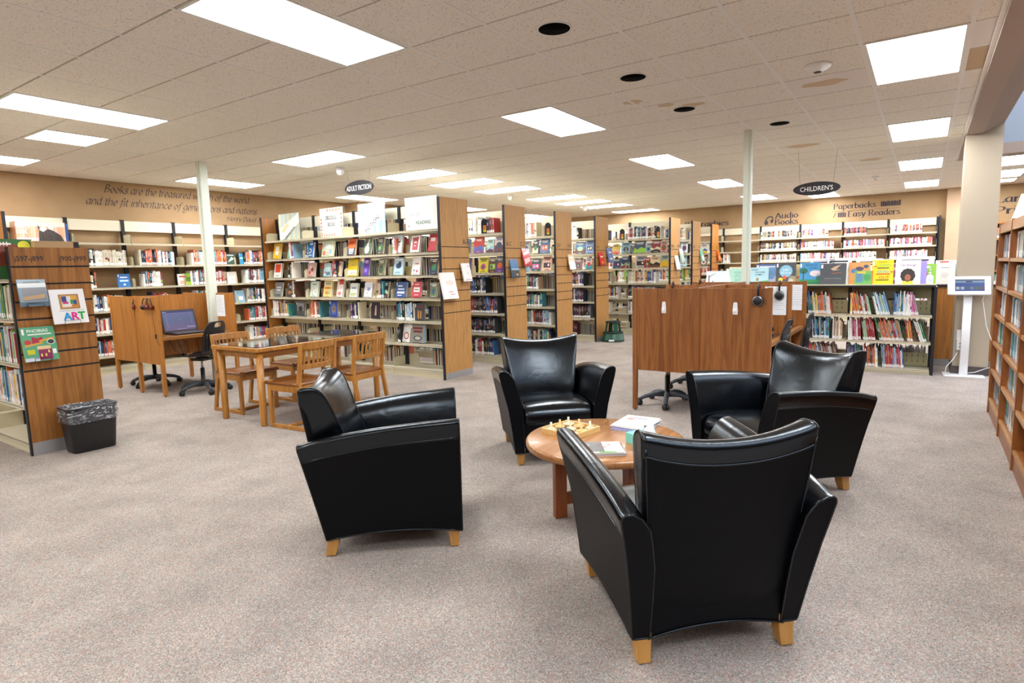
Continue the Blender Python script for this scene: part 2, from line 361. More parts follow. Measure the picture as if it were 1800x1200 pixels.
def pen(mb, txt, x, z, y, size, mode='script', x1=None):
    tot = sum(SK[c][0] for c in txt)
    k = size if x1 is None else (x1-x)/tot
    kz = size; cx = 0
    if mode == 'script': nib = (.042*cos(.7), .042*sin(.7)); sh = .34; hair = .014
    else: nib = (.062, .006); sh = 0; hair = .02
    yy = y
    for c in txt:
        adv, strokes = SK[c]
        st = [cm(s) for s in strokes]
        if mode == 'script' and c == 'f': st = [cm([(.36, .68), (.25, .75), (.15, .55), (.1, -.12), (0, -.22)]), strokes[1]]
        if mode != 'script': st += [[(a-.09, b+(.01 if b <= 0 else -.01)), (a+.09, b+(.01 if b <= 0 else -.01))] for a, b in SER.get(c, [])]
        for s in st:
            for p, q in zip(s, s[1:]):
                L = math.hypot(q[0]-p[0], q[1]-p[1]) or 1e-6
                hx, hz = -(q[1]-p[1])/L*hair, (q[0]-p[0])/L*hair
                for ax, az in (nib, (hx, hz)):
                    yy += -.0000015
                    mb.add([(x+(cx+a+b*sh)*k, yy, z+b*kz) for a, b in ((p[0]-ax, p[1]-az), (p[0]+ax, p[1]+az), (q[0]+ax, q[1]+az), (q[0]-ax, q[1]-az))], [(0, 1, 2, 3)])
        cx += adv
# ============================================================ ROOM
WX, WY = 16.17, 10.2
XB, YB = -5.0, -7.2
mb = MB().mat('carpet'); mb.add([(XB, YB, 0), (WX, YB, 0), (WX, WY, 0), (XB, WY, 0)], [(0, 1, 2, 3)]); struct('floor', mb)
# ceiling tiles; the skylight well is left open
WELL = (-1.2, 11.27, -3.9, -.68)     # x0 x1 y0 y1
mb = MB().mat('ceiling_tile')
g = .007
BEAMY = gy(-6.25)
def in_well(x0, x1, y0, y1): return x1 > WELL[0]-.05 and x0 < WELL[1]+.0 and y0 < BEAMY-.02 and y1 > WELL[2]-.35
for i in range(-17, 22):
    for j in range(-22, 8+4):
        x0, x1, y0, y1 = gx(i), gx(i+1), gy(j), gy(j+1)
        x0 = max(x0, XB); x1 = min(x1, WX); y0 = max(y0, YB); y1 = min(y1, WY)
        if x1-x0 < .02 or y1-y0 < .02: continue
        if j <= -7 and WELL[0]-.05 < x0 < WELL[1]-.02:
            if j == -7: y0 = max(y0, BEAMY)
            elif y0 > WELL[2]-.2: continue
            if y1-y0 < .02: continue
        mb.mat('ceiling_tile')
        if (i, j) == (4, -5): mb.mat('tile_new')
        if (i, j) in ((3, -7), (4, -7)): mb.mat('tile_old' if i == 4 else 'tile_new')
        a, b, c, d, z = x0+g, x1-g, y0+g, y1-g, CEIL
        mb.add([(a, c, z), (a, d, z), (b, d, z), (b, c, z)], [(0, 1, 2, 3)])
        zz = CEIL+.012
        mb.mat('ceiling_tile')
        mb.add([(a, c, z), (b, c, z), (b, c, zz), (a, c, zz)], [(0, 1, 2, 3)]); mb.add([(a, d, z), (a, d, zz), (b, d, zz), (b, d, z)], [(0, 1, 2, 3)])
        mb.add([(a, c, z), (a, c, zz), (a, d, zz), (a, d, z)], [(0, 1, 2, 3)]); mb.add([(b, c, z), (b, d, z), (b, d, zz), (b, c, zz)], [(0, 1, 2, 3)])
# brown water stains, shallow discs on the tiles
mb.mat('stain')
def blob(cx, cy, r, sy=1, seed=1):
    rn = random.Random(seed)
    ph = rn.uniform(0, 6); pts = [(cx+r*(1+.16*sin(3*a+ph)+.05*rn.uniform(-1, 1))*cos(a), cy+r*sy*(1+.1*sin(5*a+ph))*sin(a), CEIL-.0006) for a in [2*pi*k/22 for k in range(22)]]
    mb.add(pts, [tuple(range(22))[::-1]])
for q in ((4.4, -4.45, .09, 1.9), (3.62, -2.02, .07, 1.3), (4.1, -2.35, .06, 1.3), (4.35, -2.68, .07, 1.7), (9.1, -3.5, .12, 1.6), (8.6, -.3, .1, 1.5), (12.2, -4.5, .12, 1.2)): blob(gx(q[0]), gy(q[1]), q[2], q[3], int(q[0]*10))
struct('ceiling', mb)
# tee grid above the tiles; main tees face the room
mb = MB().mat('grid_paint')
z0 = CEIL+.012
mb.add([(XB, BEAMY, z0), (WX, BEAMY, z0), (WX, WY, z0), (XB, WY, z0)], [(3, 2, 1, 0)])
mb.add([(WELL[1], YB, z0), (WX, YB, z0), (WX, BEAMY, z0), (WELL[1], BEAMY, z0)], [(3, 2, 1, 0)])
mb.add([(XB, YB, z0), (WELL[1], YB, z0), (WELL[1], WELL[2]-.2, z0), (XB, WELL[2]-.2, z0)], [(3, 2, 1, 0)])
mb.add([(XB, WELL[2]-.2, z0), (WELL[0], WELL[2]-.2, z0), (WELL[0], BEAMY, z0), (XB, BEAMY, z0)], [(3, 2, 1, 0)])
mb.mat('trim_white')
for j in range(-6, 9+3):
    y = gy(j); mb.box(XB, y-.013, CEIL-.0015, WX, y+.013, CEIL+.011)
struct('trim_1', mb)
# walls
def wallbox(name, m, *b): q = MB().mat(m); q.box(*b); return struct(name, q)
ZT = CEIL+.012
wallbox('wall_left', 'wall_tan', XB, WY, 0, WX+.2, WY+.15, ZT)
wallbox('wall_left_chase', 'wall_tan', gx(9.45)-.02, 9.78, 0, 16.17, WY, ZT)
wallbox('wall_far', 'wall_tan', WX, YB, 0, WX+.15, WY, ZT)
wallbox('wall_far_pier', 'wall_peach', WX-.16, -1.0, 0, WX, -.33, ZT)
wallbox('wall_right', 'wall_tan', XB, YB-.15, 0, WX+.2, YB, ZT)
wallbox('wall_back', 'wall_tan', XB-.15, YB, 0, XB, WY, ZT)
# skylight well, beam and column
mb = MB().mat('beam_paint')
BX0 = WELL[0]-.1
prof = [(BEAMY, CEIL+.012), (BEAMY+.0, 2.81), (-.487, 2.81), (-.68, 2.915), (-.68, 4.6), (BEAMY, 4.6)]
n = len(prof)
mb.add([(BX0, y, z) for y, z in prof] + [(11.28, y, z) for y, z in prof], [tuple(range(n))[::-1], tuple(range(n, 2*n))] + [(k, (k+1) % n, n+(k+1) % n, n+k) for k in range(n)])
struct('wall_beam', mb)
mb = MB().mat('trim_white').box(BX0, BEAMY-.0, CEIL-.025, 11.28, BEAMY+.028, CEIL-.002); struct('trim_2', mb)
mb = MB().mat('beam_paint').box(WELL[1], WELL[2]-.2, 2.85, WELL[1]+.15, -.68, 3.0)
mb.mat('bluegrey_wall').box(WELL[1], WELL[2]-.2, 3.0, WELL[1]+.15, -.68, 4.6)
struct('wall_well_end', mb)
mb = MB().mat('bluegrey_wall').box(BX0-.15, WELL[2]-.2, CEIL, BX0, -.36, 4.6); struct('wall_well_near', mb)
mb = MB().mat('bluegrey_wall').box(BX0-.15, WELL[2]-.35, CEIL-.05, 11.42, WELL[2]-.2, 4.6); struct('wall_well_side', mb)
mb = MB().mat('trim_white')
for x in [BX0+k*1.55 for k in range(9)]: mb.box(x-.03, WELL[2]-.2, 4.55, x+.03, -.36, 4.63)
struct('window_1', mb)
mb = MB().mat('column_paint').box(9.0, -.675, 0, 9.5, BEAMY, 2.9)
struct('wall_column', mb)
mb = MB().mat('baseboard').box(8.985, -.69, 0, 9.515, BEAMY+.015, .1); struct('baseboard_column', mb)
for nm, b in (('baseboard_left', (XB, WY-.012, 0, gx(9.4), WY, .1)), ('baseboard_far', (WX-.012, -.33, 0, WX, WY, .1))):
    struct(nm, MB().mat('baseboard').box(*b))
# two slim posts
for nm, x, y, w_ in (('trim_3', 4.389, 7.758, .1), ('trim_4', 7.27, 1.69, .082)):
    mb = MB().mat('post_paint').box(x-w_/2, y-w_/2, 0, x+w_/2, y+w_/2, CEIL-.001); mb.box(x-w_*.62, y-w_*.2, 0, x+w_*.62, y+w_*.2, CEIL-.001)
    struct(nm, mb)
# wall lettering
def decal(name, label, mb): o = mb.build(name); return tag(o, label, 'wall lettering')
mb = MB().mat('wall_ink')
pen(mb, 'Books are the treasured wealth of the world', 4.24, 2.69, WY-.004, .158, 'script', 6.60)
decal('painted_quote', 'first line of dark script quote on tan wall, Books are the treasured wealth', mb)
mb = MB().mat('wall_ink')
pen(mb, 'and the fit inheritance of generations and nations.', 3.98, 2.50, WY-.004, .158, 'script', 6.76)
decal('painted_quote', 'second line of dark script quote, and the fit inheritance of generations', mb)
mb = MB().mat('wall_ink')
pen(mb, '~Henry David Thoreau', 6.12, 2.365, WY-.004, .115, 'script', 7.12)
decal('painted_quote', 'small dark script quote author line, Henry David Thoreau', mb)
def farwall(mb, y0): mb.M = Matrix.Translation((WX-.004, y0, 0)) @ Matrix.Rotation(-pi/2, 4, 'Z'); return mb
def bookicon(mb, x, z, n, h, seed):
    rn = random.Random(seed)
    for k in range(n):
        w_ = rn.uniform(.028, .045); hh = h*rn.uniform(.8, 1)
        mb.box(x, -.003, z, x+w_, -.001, z+hh); x += w_+.006
def dec(name, label, y0, items, extra=None):
    mb = farwall(MB().mat('wall_ink'), y0)
    for tx, x, z, s, x1 in items: pen(mb, tx, x, z, -.001, s, 'serif', x1)
    if extra: extra(mb)
    decal(name, label, mb)
dec('painted_lettering', 'dark serif wall lettering Paperbacks Easy Readers with book silhouettes', 1.83,
    [('Paperbacks', 0, 2.585, .17, .86), ('Easy Readers', .3, 2.395, .17, 1.33)],
    lambda m: (m.box(-.02, -.003, 2.53, 1.32, -.001, 2.535), bookicon(m, .95, 2.585, 9, .12, 3), bookicon(m, .1, 2.4, 4, .11, 5), m.poly([(0, 2.4), (.015, 2.4), (.06, 2.5), (.045, 2.5)], -.002)))
def hp(m):
    P = [(.115-.085*cos(k*pi/10)+.02*sin(k*pi/10), -.002, 2.40+.03*k/10+.1*sin(k*pi/10)) for k in range(11)]
    for a, b in zip(P, P[1:]):
        dx, dz = b[0]-a[0], b[2]-a[2]; L_ = math.hypot(dx, dz); nx, nz_ = -dz/L_*.014, dx/L_*.014
        m.poly([(a[0]-nx, a[2]-nz_), (a[0]+nx, a[2]+nz_), (b[0]+nx, b[2]+nz_), (b[0]-nx, b[2]-nz_)], -.002)
    m.ell(.05, 2.37, .045, .055, -.003, 16, .5); m.ell(.18, 2.40, .032, .045, -.0034, 16, .5)
dec('painted_lettering', 'grey serif wall lettering Audio Books with headphone drawing', 3.35, [('Audio', .25, 2.46, .18, .78), ('Books', .24, 2.31, .18, .78)], hp)
dec('painted_lettering', 'dark serif wall lettering Biographies above far shelves', 5.35, [('Biographies', 0, 2.37, .19, 1.15)])
dec('painted_lettering', 'dark serif wall lettering Large Print beyond the column', -1.14, [('Large', 0, 2.5, .2, .68), ('Print', 0, 2.27, .2, .66)])
# ============================================================ CEILING FIXTURES
def make_light(L, W):
    r = thing('ceiling_light', 'x', 'ceiling light', (0, 0, 0))
    f = MB().mat('trim_white'); b = .02; z0, z1 = CEIL-.006, CEIL+.01
    f.box(0, 0, z0, L, b, z1).box(0, W-b, z0, L, W, z1).box(0, b, z0, b, W-b, z1).box(L-b, b, z0, L, W-b, z1)
    f.build('frame', r)
    MB().mat('diffuser').box(b, b, CEIL-.003, L-b, W-b, CEIL+.008).build('diffuser', r)
    return r
protos = {}
def place_light(i0, j0, i1, j1, label, group='recessed ceiling light panels'):
    L, W = (i1-i0)*T-.02, (j1-j0)*TY-.02; key = (i1-i0, j1-j0)
    loc = (gx(i0)+.01, gy(j0)+.01, 0)
    if key not in protos:
        protos[key] = o = make_light(L, W); o.location = loc; tag(o, label, None, group)
    else: copy_tree(protos[key], loc, 0, label, group)
LR = 'white ceiling light panel, '
ROWS = [
 (-2, -1, 0, 0, LR+'large one at top left edge of view'), (3, -1, 5, 0, LR+'in the middle, left of the three black holes'),
 (8, -1, 10, 0, LR+'left of the right-hand post, next beyond the middle one'), (13, -1, 15, 0, LR+'directly left of the right-hand post, farther off'), (18, -1, 20, 0, LR+'against far wall just right of the right-hand post'),
 (-2, 4, 0, 5, LR+'long one at left edge nearest the quote wall'), (-1, 6, 0, 7, LR+'small square one just behind the long left-edge one'), (-2, 9, 0, 10, LR+'at far left edge above the quote wall'),
 (3, 4, 4, 6, LR+'crosswise one right of the left-hand post'), (6, 4, 7, 6, LR+'crosswise one above the A-B shelf end'), (8, 4, 9, 6, LR+'second crosswise one behind the A-B shelf end'),
 (10, 4, 11, 6, LR+'third crosswise one above the B-C shelf end'), (13, 4, 14, 6, LR+'fourth crosswise one above the D-F shelf end'), (15, 4, 16, 6, LR+'fifth crosswise one toward far wall'),
 (17, 4, 18, 6, LR+'sixth crosswise one toward far wall'), (20, 4, 21, 6, LR+'farthest crosswise one against far wall'),
 (3, 9, 5, 10, LR+'behind the left-hand post above the quote'), (8, 9, 10, 10, LR+'below the ADULT FICTION sign'), (13, 9, 15, 10, LR+'peeking between A-B and B-C shelf ends'), (18, 9, 20, 10, LR+'peeking between B-C and D-F shelf ends'),
 (19, -3, 21, -2, LR+'behind the CHILDREN\'S sign'),
 (3, -6, 5, -5, LR+'large one at top right beside smoke detector'), (8, -6, 10, -5, LR+'second of the right-hand row near the beam'), (13, -6, 15, -5, LR+'third of the right-hand row near the beam'), (18, -6, 20, -5, LR+'last of the right-hand row at far wall'),
 (14, -9, 16, -7, LR+'nearest one seen right of the column'), (17, -9, 19, -7, LR+'second one seen right of the column'), (19.5, -9, 20.5, -7, LR+'farthest one seen right of the column')]
for a, b, c, d, lb in ROWS:
    if b == -9: b, d = b+1, d
    place_light(a, b, c, d, lb)
for k, (a, b, c, d) in enumerate([(-7, -1, -5, 0), (-12, -1, -10, 0), (-7, 4, -5, 5), (-7, -6, -5, -5), (-12, -6, -10, -5), (-2, -6, 0, -5), (-12, 4, -10, 5), (-7, 9, -5, 10)]):  # unseen panels continuing the rows, added for fill light
    place_light(a, b, c, d, 'unseen white ceiling light panel added behind the camera')
# can lights, detectors
def can(i, j, label):
    r = thing('recessed_can', label, 'ceiling can light', (gx(i), gy(j), CEIL), 0, 'dark recessed cans in the ceiling')
    MB().mat('trim_white').lathe([(.108, .0), (.108, -.004), (.092, -.006), (.092, .0)], 32, caps=False).build('trim_ring', r)
    MB().mat('can_shade').lathe([(.0, -.0065), (.097, -.0065), (.097, -.003)], 32, caps=False).build('shade_disc', r)  # flat black disc stands in for the shade inside the can
for i, j, lb in ((.5, -2.5, 'nearest dark round can hole, at the top middle'), (2.5, -2.5, 'second dark round can hole from the camera'), (4.5, -2.5, 'third dark can hole, beside brown water stains'), (6.55, -3.5, 'farthest dark can hole, right of the right-hand post')): can(i, j, lb)
def detector(x, y, r_, label):
    r = thing('smoke_detector', label, 'smoke detector', (x, y, CEIL-.0015))
    MB().mat('white').lathe([(r_, .001), (r_, -.014), (r_*.8, -.03), (r_*.42, -.045), (r_*.36, -.05)], 28).build('housing', r)
    MB().mat('black').lathe([(r_*.3, -.049), (r_*.3, -.054), (0, -.054)], 16, caps=False).build('sensor', r)
detector(gx(3.5), gy(-4.5), .09, 'large white round smoke detector near the top right light')
detector(gx(15.8), gy(-4.4), .06, 'small white smoke detector near far wall above Easy Readers')
def sprinkler(x, y, label):
    r = thing('ceiling_camera', label, 'ceiling sensor', (x, y, CEIL-.0015))
    MB().mat('white').lathe([(.06, .0), (.06, -.02), (.045, -.03)], 20).build('base', r)
    MB().mat('white').lathe([(.0, -.105), (.03, -.1), (.05, -.07), (.05, -.03)], 20, caps=False).build('head', r)
sprinkler(gx(4.5), gy(5.5), 'small white ceiling sensor above the ADULT FICTION sign')
sprinkler(gx(11.7), gy(5.7), 'white ceiling sensor between A-B and B-C shelf ends')
sprinkler(gx(17.0), gy(5.7), 'farthest white ceiling sensor near crosswise lights')
# hanging oval signs
def sign(txt, x, y, z, label, sx, hw=.29, hh=.1):
    r = thing('hanging_sign', label, 'sign', (x, y, z), -pi/2+.0)
    P = [(hw*cos(2*pi*k/40), hh*sin(2*pi*k/40)) for k in range(40)]
    MB().mat('ink').prism(P, -.006, .006).build('sign_board', r)
    MB().mat('white').text(txt, hh*.98, 0, -hh*.34, -.0075, 'C', sx, .006).build('lettering', r)
    for s in (-1, 1): MB().mat('black').tube([(s*hw*.7, 0, hh*.7), (s*hw*.82, 0, CEIL-z-.002)], .0012, 4).build('hanging_wire', r)
sign('ADULT FICTION', 6.02, 6.64, 2.588, 'dark oval hanging sign reading ADULT FICTION', .70)
sign("CHILDREN'S", 9.1, 1.24, 2.36, "dark oval hanging sign reading CHILDREN'S", .85, .285, .088)
# ============================================================ SHELVING
_SH = {}
def shelf_meshes(L, D, brh):
    key = (round(L, 3), D, brh)
    if key not in _SH:
        a = MB().mat('shelf_cream'); a.box(.004, 0, -.018, L-.004, D, 0); a.box(.004, 0, -.028, L-.004, .012, -.002)
        bb = []
        for s, x in ((1, .006), (-1, L-.009)):
            b = MB().mat('cream'); bb.append(b)
            b.add([(x, .03, 0), (x, D, 0), (x, D, brh), (x, .07, brh), (x, .03, brh*.8), (x+.0025, .03, 0), (x+.0025, D, 0), (x+.0025, D, brh), (x+.0025, .07, brh), (x+.0025, .03, brh*.8)],
                  [(0, 1, 2, 3, 4), (9, 8, 7, 6, 5), (0, 4, 9, 5), (4, 3, 8, 9), (3, 2, 7, 8), (2, 1, 6, 7)])
        _SH[key] = (a.build('shelf', link=False).data, [b.build('shelf_bracket', link=False).data for b in bb])
    return _SH[key]
UNITS = {}
def shelving(name, label, cat, loc, rz, secs, levels, D, H, sides=1, W=None, header=.15, back_bands=(), ends=(), brh=.13, base=.105, group=None, header2=False):
    """local x left to right seen from the front, y = 0 front edge, +y away"""
    r = thing(name, label, cat, loc, rz, group)
    UNITS[label] = r
    W = W or (D+.05)
    cy = D+.03 if sides == 1 else W/2
    for x in secs:
        u = MB().mat('black_metal').box(x-.022, cy-.03, 0, x+.022, cy+.03, H)
        u.mat('black')
        for k in range(int((H-.1)/.05)): u.box(x-.012, cy-.0312, .08+k*.05, x-.006, cy-.03, .1+k*.05).box(x+.006, cy-.0312, .08+k*.05, x+.012, cy-.03, .1+k*.05)
        u.build('upright', r)
    for side in range(sides):
        for a, b in zip(secs, secs[1:]):
            L = b-a
            for z in levels:
                m1, m2 = shelf_meshes(L, D, brh)
                o = bpy.data.objects.new('shelf', m1); COL.objects.link(o); o.parent = r
                if side: o.location = (b, W, z); o.rotation_euler = (0, 0, pi)
                else: o.location = (a, 0, z)
                for m3 in m2: p = bpy.data.objects.new('shelf_bracket', m3); COL.objects.link(p); p.parent = o
    for a, b in zip(secs, secs[1:]):
        MB().mat('cream').box(a+.003, .012, 0, b-.003, .03, levels[-1]-.03).build('kick_plate', r)
        if sides == 2: MB().mat('cream').box(a+.003, W-.03, 0, b-.003, W-.012, levels[-1]-.03).build('kick_plate', r)
    if header:
        for a, b in zip(secs, secs[1:]):
            MB().mat('cream_light').box(a+.024, cy-.012, H-header-.02, b-.024, cy+.012, H-.015).build('header_panel', r)
            if header2: MB().mat('cream_light').box(a+.024, cy-.012, H-header-.2, b-.024, cy+.012, H-header-.08).build('header_panel', r)
    for z0, z1 in back_bands:
        for a, b in zip(secs, secs[1:]): MB().mat('cream').box(a+.024, cy-.008, z0, b-.024, cy+.008, z1).build('back_stop', r)
    return r
def slat_end(r, x, W, H, grooves, m, texts=(), flip=False, kick=True, y0=0):
    """slatwall end panel facing +x of the unit (its right end)"""
    p = MB().mat(m); th = .03
    p.box(x, y0, .0, x+th, y0+W, H)
    p.build('end_panel', r)
    q = MB().mat('groove')
    for z in grooves: q.box(x+th-.001, y0+.004, z-.005, x+th+.0012, y0+W-.0, z+.005)
    q.build('slat_groove', r)
    e = MB().mat('black_metal').box(x-.002, y0-.014, 0, x+th+.001, y0, H); e.build('edge_trim', r)
    if kick: MB().mat('alu').box(x+th, y0+.003, 0, x+th+.003, y0+W-.003, .085).build('kick_plate', r)
    for tx, yy, z, s in texts:
        t_ = MB().mat('ink'); t_.M = Matrix.Translation((x+th+.0012, 0, 0)) @ Matrix.Rotation(pi/2, 4, 'Z')
        t_.text(tx, s, y0+yy, z, 0, 'C', .85, .008); t_.build('lettering', r)
# ------------------------------------------------------------ books
PAL = {
 'red': 'b3262c', 'crimson': '8c1c2b', 'orange': 'e0672a', 'yellow': 'ecc12f', 'green': '2f7d4d', 'lime': '8fc13c', 'teal': '2f8f97', 'pale blue': '8fb9d6', 'blue': '2c62ad', 'navy': '22304f',
 'purple': '6b3f8e', 'pink': 'd9619a', 'brown': '6a4430', 'tan': 'c4a37a', 'black': '1d1d22', 'charcoal': '3c3e46', 'grey': '8f9298', 'white': 'e9e7e2', 'cream': 'ded3b4', 'light green': 'a9c9a4', 'maroon': '5a1f28'}
P_ADULT = 'white white cream black black navy white white cream grey red crimson blue teal charcoal brown orange yellow white navy purple green tan maroon pale_blue'
P_MIX = 'white white white white white cream red blue orange white navy teal black pale_blue white grey crimson white tan red orange black cream'
P_KID = 'white white white cream white pale_blue teal red orange yellow lime green blue pink cream purple white light_green navy brown'
P_PB = 'white white white white cream white pale_blue pink purple red orange white'
P_AUD = 'white white brown black cream grey orange tan yellow white charcoal'
P_DVD = 'grey charcoal pale_blue white grey navy maroon tan teal white grey crimson purple green white cream grey white pale_blue tan'
P_AUTH = 'black navy charcoal black white red brown blue maroon navy black grey'
def pal(s): return [x.replace('_', ' ') for x in s.split()]
BOOKS = []
def book_geo(mb, t, h, d, cname, seed, lab=True, kind='library_book'):
    rn = random.Random(seed); c = rgb(PAL[cname])
    j = rn.uniform(.8, 1.2); g_ = sum(c)/3; c = tuple(min(1, (v*.82+g_*.18)*j*rn.uniform(.94, 1.06)) for v in c)
    mb.mat('print')
    mb.col = c
    mb.add([(0, 0, 0), (t, 0, 0), (t, 0, h), (0, 0, h), (0, d, 0), (t, d, 0), (t, d, h), (0, d, h)], [(0, 1, 2, 3), (4, 0, 3, 7), (1, 5, 6, 2)])
    q = .003 if t > .01 else .001
    mb.col = (.78, .74, .64)
    mb.add([(q, .004, h-.004), (t-q, .004, h-.004), (t-q, d-.004, h-.004), (q, d-.004, h-.004), (q, d-.004, 0), (t-q, d-.004, 0), (t-q, .004, 0), (q, .004, 0)], [(0, 1, 2, 3), (3, 2, 5, 4), (4, 5, 6, 7)])
    mb.col = c
    mb.add([(0, 0, h), (t, 0, h), (t, .004, h), (0, .004, h)], [(0, 1, 2, 3)])
    y = -.0006
    lh = .03
    if lab:
        if kind == 'disc_case': lh = .045; mb.col = (.86, .88, .86)
        else: lh = rn.uniform(.028, .042); mb.col = (.9, .9, .88)
        mb.add([(t*.04, y, .008), (t*.96, y, .008), (t*.96, y, .008+lh), (t*.04, y, .008+lh)], [(0, 1, 2, 3)])
    # title block
    lum = sum(c)/3
    tc_ = (.85, .83, .78) if lum < .3 else (.12, .12, .15)
    if rn.random() < .25: tc_ = rgb(rn.choice(['e8b43a', 'c8302c', '2c62ad', 'ffffff']))
    mb.col = tuple(.5*a_+.5*b_ for a_, b_ in zip(tc_, c))
    a = rn.uniform(.5, .6)*h if kind != 'disc_case' else .45*h; b = rn.uniform(.7, .93)*h
    w0, w1 = (.3, .7) if t < .03 else (.2, .64)
    mb.add([(t*w0, y, a), (t*w1, y, a), (t*w1, y, b), (t*w0, y, b)], [(0, 1, 2, 3)])
    if rn.random() < .35:
        mb.col = rgb(rn.choice(list(PAL.values()))); z = rn.uniform(.25, .4)*h
        mb.add([(0, y*.8, z), (t, y*.8, z), (t, y*.8, z+rn.uniform(.01, .05)*1), (0, y*.8, z+.03)], [(0, 1, 2, 3)])
def fill(unit, where, x0, x1, z, P, y=.03, hr=(.2, .25), tr=(.015, .034), dr=(.14, .18), lean=0, kind='library_book', rev=None, seed=None, lab=True, runlean=None, maxn=999):
    """row of books standing spine-out on a shelf of the unit"""
    rn = random.Random(seed if seed is not None else hash_(where+str(x0)))
    Pn = pal(P); x = x0; n = 0; last = None; cur = lean
    while n < maxn:
        t_ = rn.uniform(*tr); h = rn.uniform(*hr)*(.93 if rn.random() < .3 else 1); d = rn.uniform(*dr)
        if last and rn.random() < .22: c = last
        else: c = rn.choice(Pn)
        last = c
        an = lean + rn.uniform(-.012, .012) if lean else 0
        st = t_/cos(an) + (.002 if not lean else .003)
        if x + st > x1: break
        if rev is None: M = Matrix.Translation((x + (h*sin(an) if 0 else 0), y+rn.uniform(0, .012), z+.0006)) @ Matrix.Rotation(-an, 4, 'Y')
        else: M = Matrix.Translation((rev[0]-x, rev[1]-y, z+.0006)) @ Matrix.Rotation(pi, 4, 'Z')
        if lean > 0: pass
        BOOKS.append(dict(u=unit, w=where, M=M, t=t_, h=h, d=d, c=c, k=kind, n=n, s=rn.random(), lab=lab))
        x += st; n += 1
    return x
def hash_(s):
    v = 7
    for ch in s: v = (v*131 + ord(ch)) % 1000003
    return v
# display (face-out) books ------------------------------------------------
def art(mb, w, h, y, spec, seed):
    """cover art facing -y, (0,0) bottom left"""
    rn = random.Random(seed)
    y0 = y
    for q in spec:
        y0 -= .0003
        k = q[0]
        if k == 'r': mb.color(q[5]); mb.poly([(q[1]*w, q[2]*h), (q[3]*w, q[2]*h), (q[3]*w, q[4]*h), (q[1]*w, q[4]*h)], y0)
        elif k == 'e': mb.color(q[5]); mb.ell(q[1]*w, q[2]*h, q[3]*w, q[4]*h, y0)
        elif k == 'p': mb.color(q[2]); mb.poly([(a*w, b*h) for a, b in q[1]], y0)
        elif k == 't': mb.color(q[5]); mb.text(q[1], q[4]*h, q[2]*w, q[3]*h, y0, 'C', (q[6] if len(q) > 6 else 1), q[7] if len(q) > 7 else 0, 0, q[8] if len(q) > 8 else 0)
def gen_art(bg, seed):
    rn = random.Random(seed); cs = list(PAL.values())
    dark = sum(rgb(bg)) < 1.0
    tx = 'f2efe6' if dark else rn.choice(['20242c', '7a2420', '22406e'])
    s = []
    k = rn.randrange(5)
    a = rn.choice(cs); b = rn.choice(cs)
    if k == 0: s += [('r', 0, 0, 1, .42, a), ('e', .5, .42, .3, .2, b)]
    elif k == 1: s += [('e', .5, .4, .32, .26, a), ('e', .5, .42, .18, .15, b)]
    elif k == 2: s += [('p', [(0, 0), (1, 0), (1, .35), (.6, .5), (.3, .3), (0, .45)], a), ('p', [(0, 0), (1, 0), (1, .18), (.5, .28), (0, .15)], b)]
    elif k == 3: s += [('r', .12, .2, .88, .55, a), ('e', .35, .36, .12, .1, b), ('e', .66, .4, .1, .1, 'f0e8d8')]
    else: s += [('p', [(.5, .12), (.8, .35), (.62, .6), (.3, .55), (.18, .3)], a), ('p', [(.45, .2), (.62, .36), (.5, .5), (.34, .4)], b)]
    for z, w_ in ((.84, .7), (.74, .55)): s.append(('r', .5-w_/2, z, .5+w_/2, z+.055, tx))
    s.append(('r', .3, .05, .7, .085, tx))
    return s
DISP = []
def display(unit, x, y, z, w, h, t, bg, spec, label, yaw=0, tilt=.22, stand=True, name='displayed_book', cat='book', group=None, gloss=False, seed=0, sticker=True, world=None):
    """book standing face out, local front is -y; x,y,z = bottom centre of the front edge in the unit's frame"""
    M = unit.matrix_basis if unit is not None else Matrix()
    p = M @ Vector((x, y, z)); rz = (unit.rotation_euler[2] if unit is not None else 0) + yaw
    r = thing(name, label, cat, p, rz, group)
    R = Matrix.Rotation(-tilt, 4, 'X'); lift = .012 if stand else .001
    Mb = Matrix.Translation((0, 0, lift)) @ R @ Matrix.Translation((-w/2, 0, 0))
    c = MB().mat('print_gloss' if gloss else 'print'); c.M = Mb; c.color(bg)
    c.box(0, 0, 0, w, .0022, h); c.box(0, t-.0022, 0, w, t, h); c.box(0, .0022, 0, .0022, t-.0022, h)
    art(c, w, h, -.0002, spec if spec is not None else gen_art(bg, seed or hash_(label)), seed)
    if sticker: c.color('eef0f2'); c.poly([(.03*w, .78*h), (.11*w, .78*h), (.11*w, .95*h), (.03*w, .95*h)], -.006)
    c.build('cover', r)
    g = MB().mat('print'); g.M = Mb; g.color('e0d9c4').box(.003, .0022, .004, w-.004, t-.0022, h-.004); g.build('page_block', r)
    if stand:
        s = MB().mat('black_metal')
        a, b = w*.22, .016
        fy = -.012; ty = t*cos(tilt)+.012
        s.tube([(-a, fy, b+.012), (-a, fy, .004), (-a, ty+h*.32*sin(tilt)+.0, .004), (-a*.7, ty+h*.5*sin(tilt), h*.5), (a*.7, ty+h*.5*sin(tilt), h*.5), (a, ty+h*.32*sin(tilt), .004), (a, fy, .004), (a, fy, b+.012), (-a, fy, b+.012)], .0018, 5)
        s.build('wire_stand', r)
    return r
H2 = 2.29
LV = [1.93, 1.64, 1.345, 1.045, .745, .44, .11]
RG = -pi/2
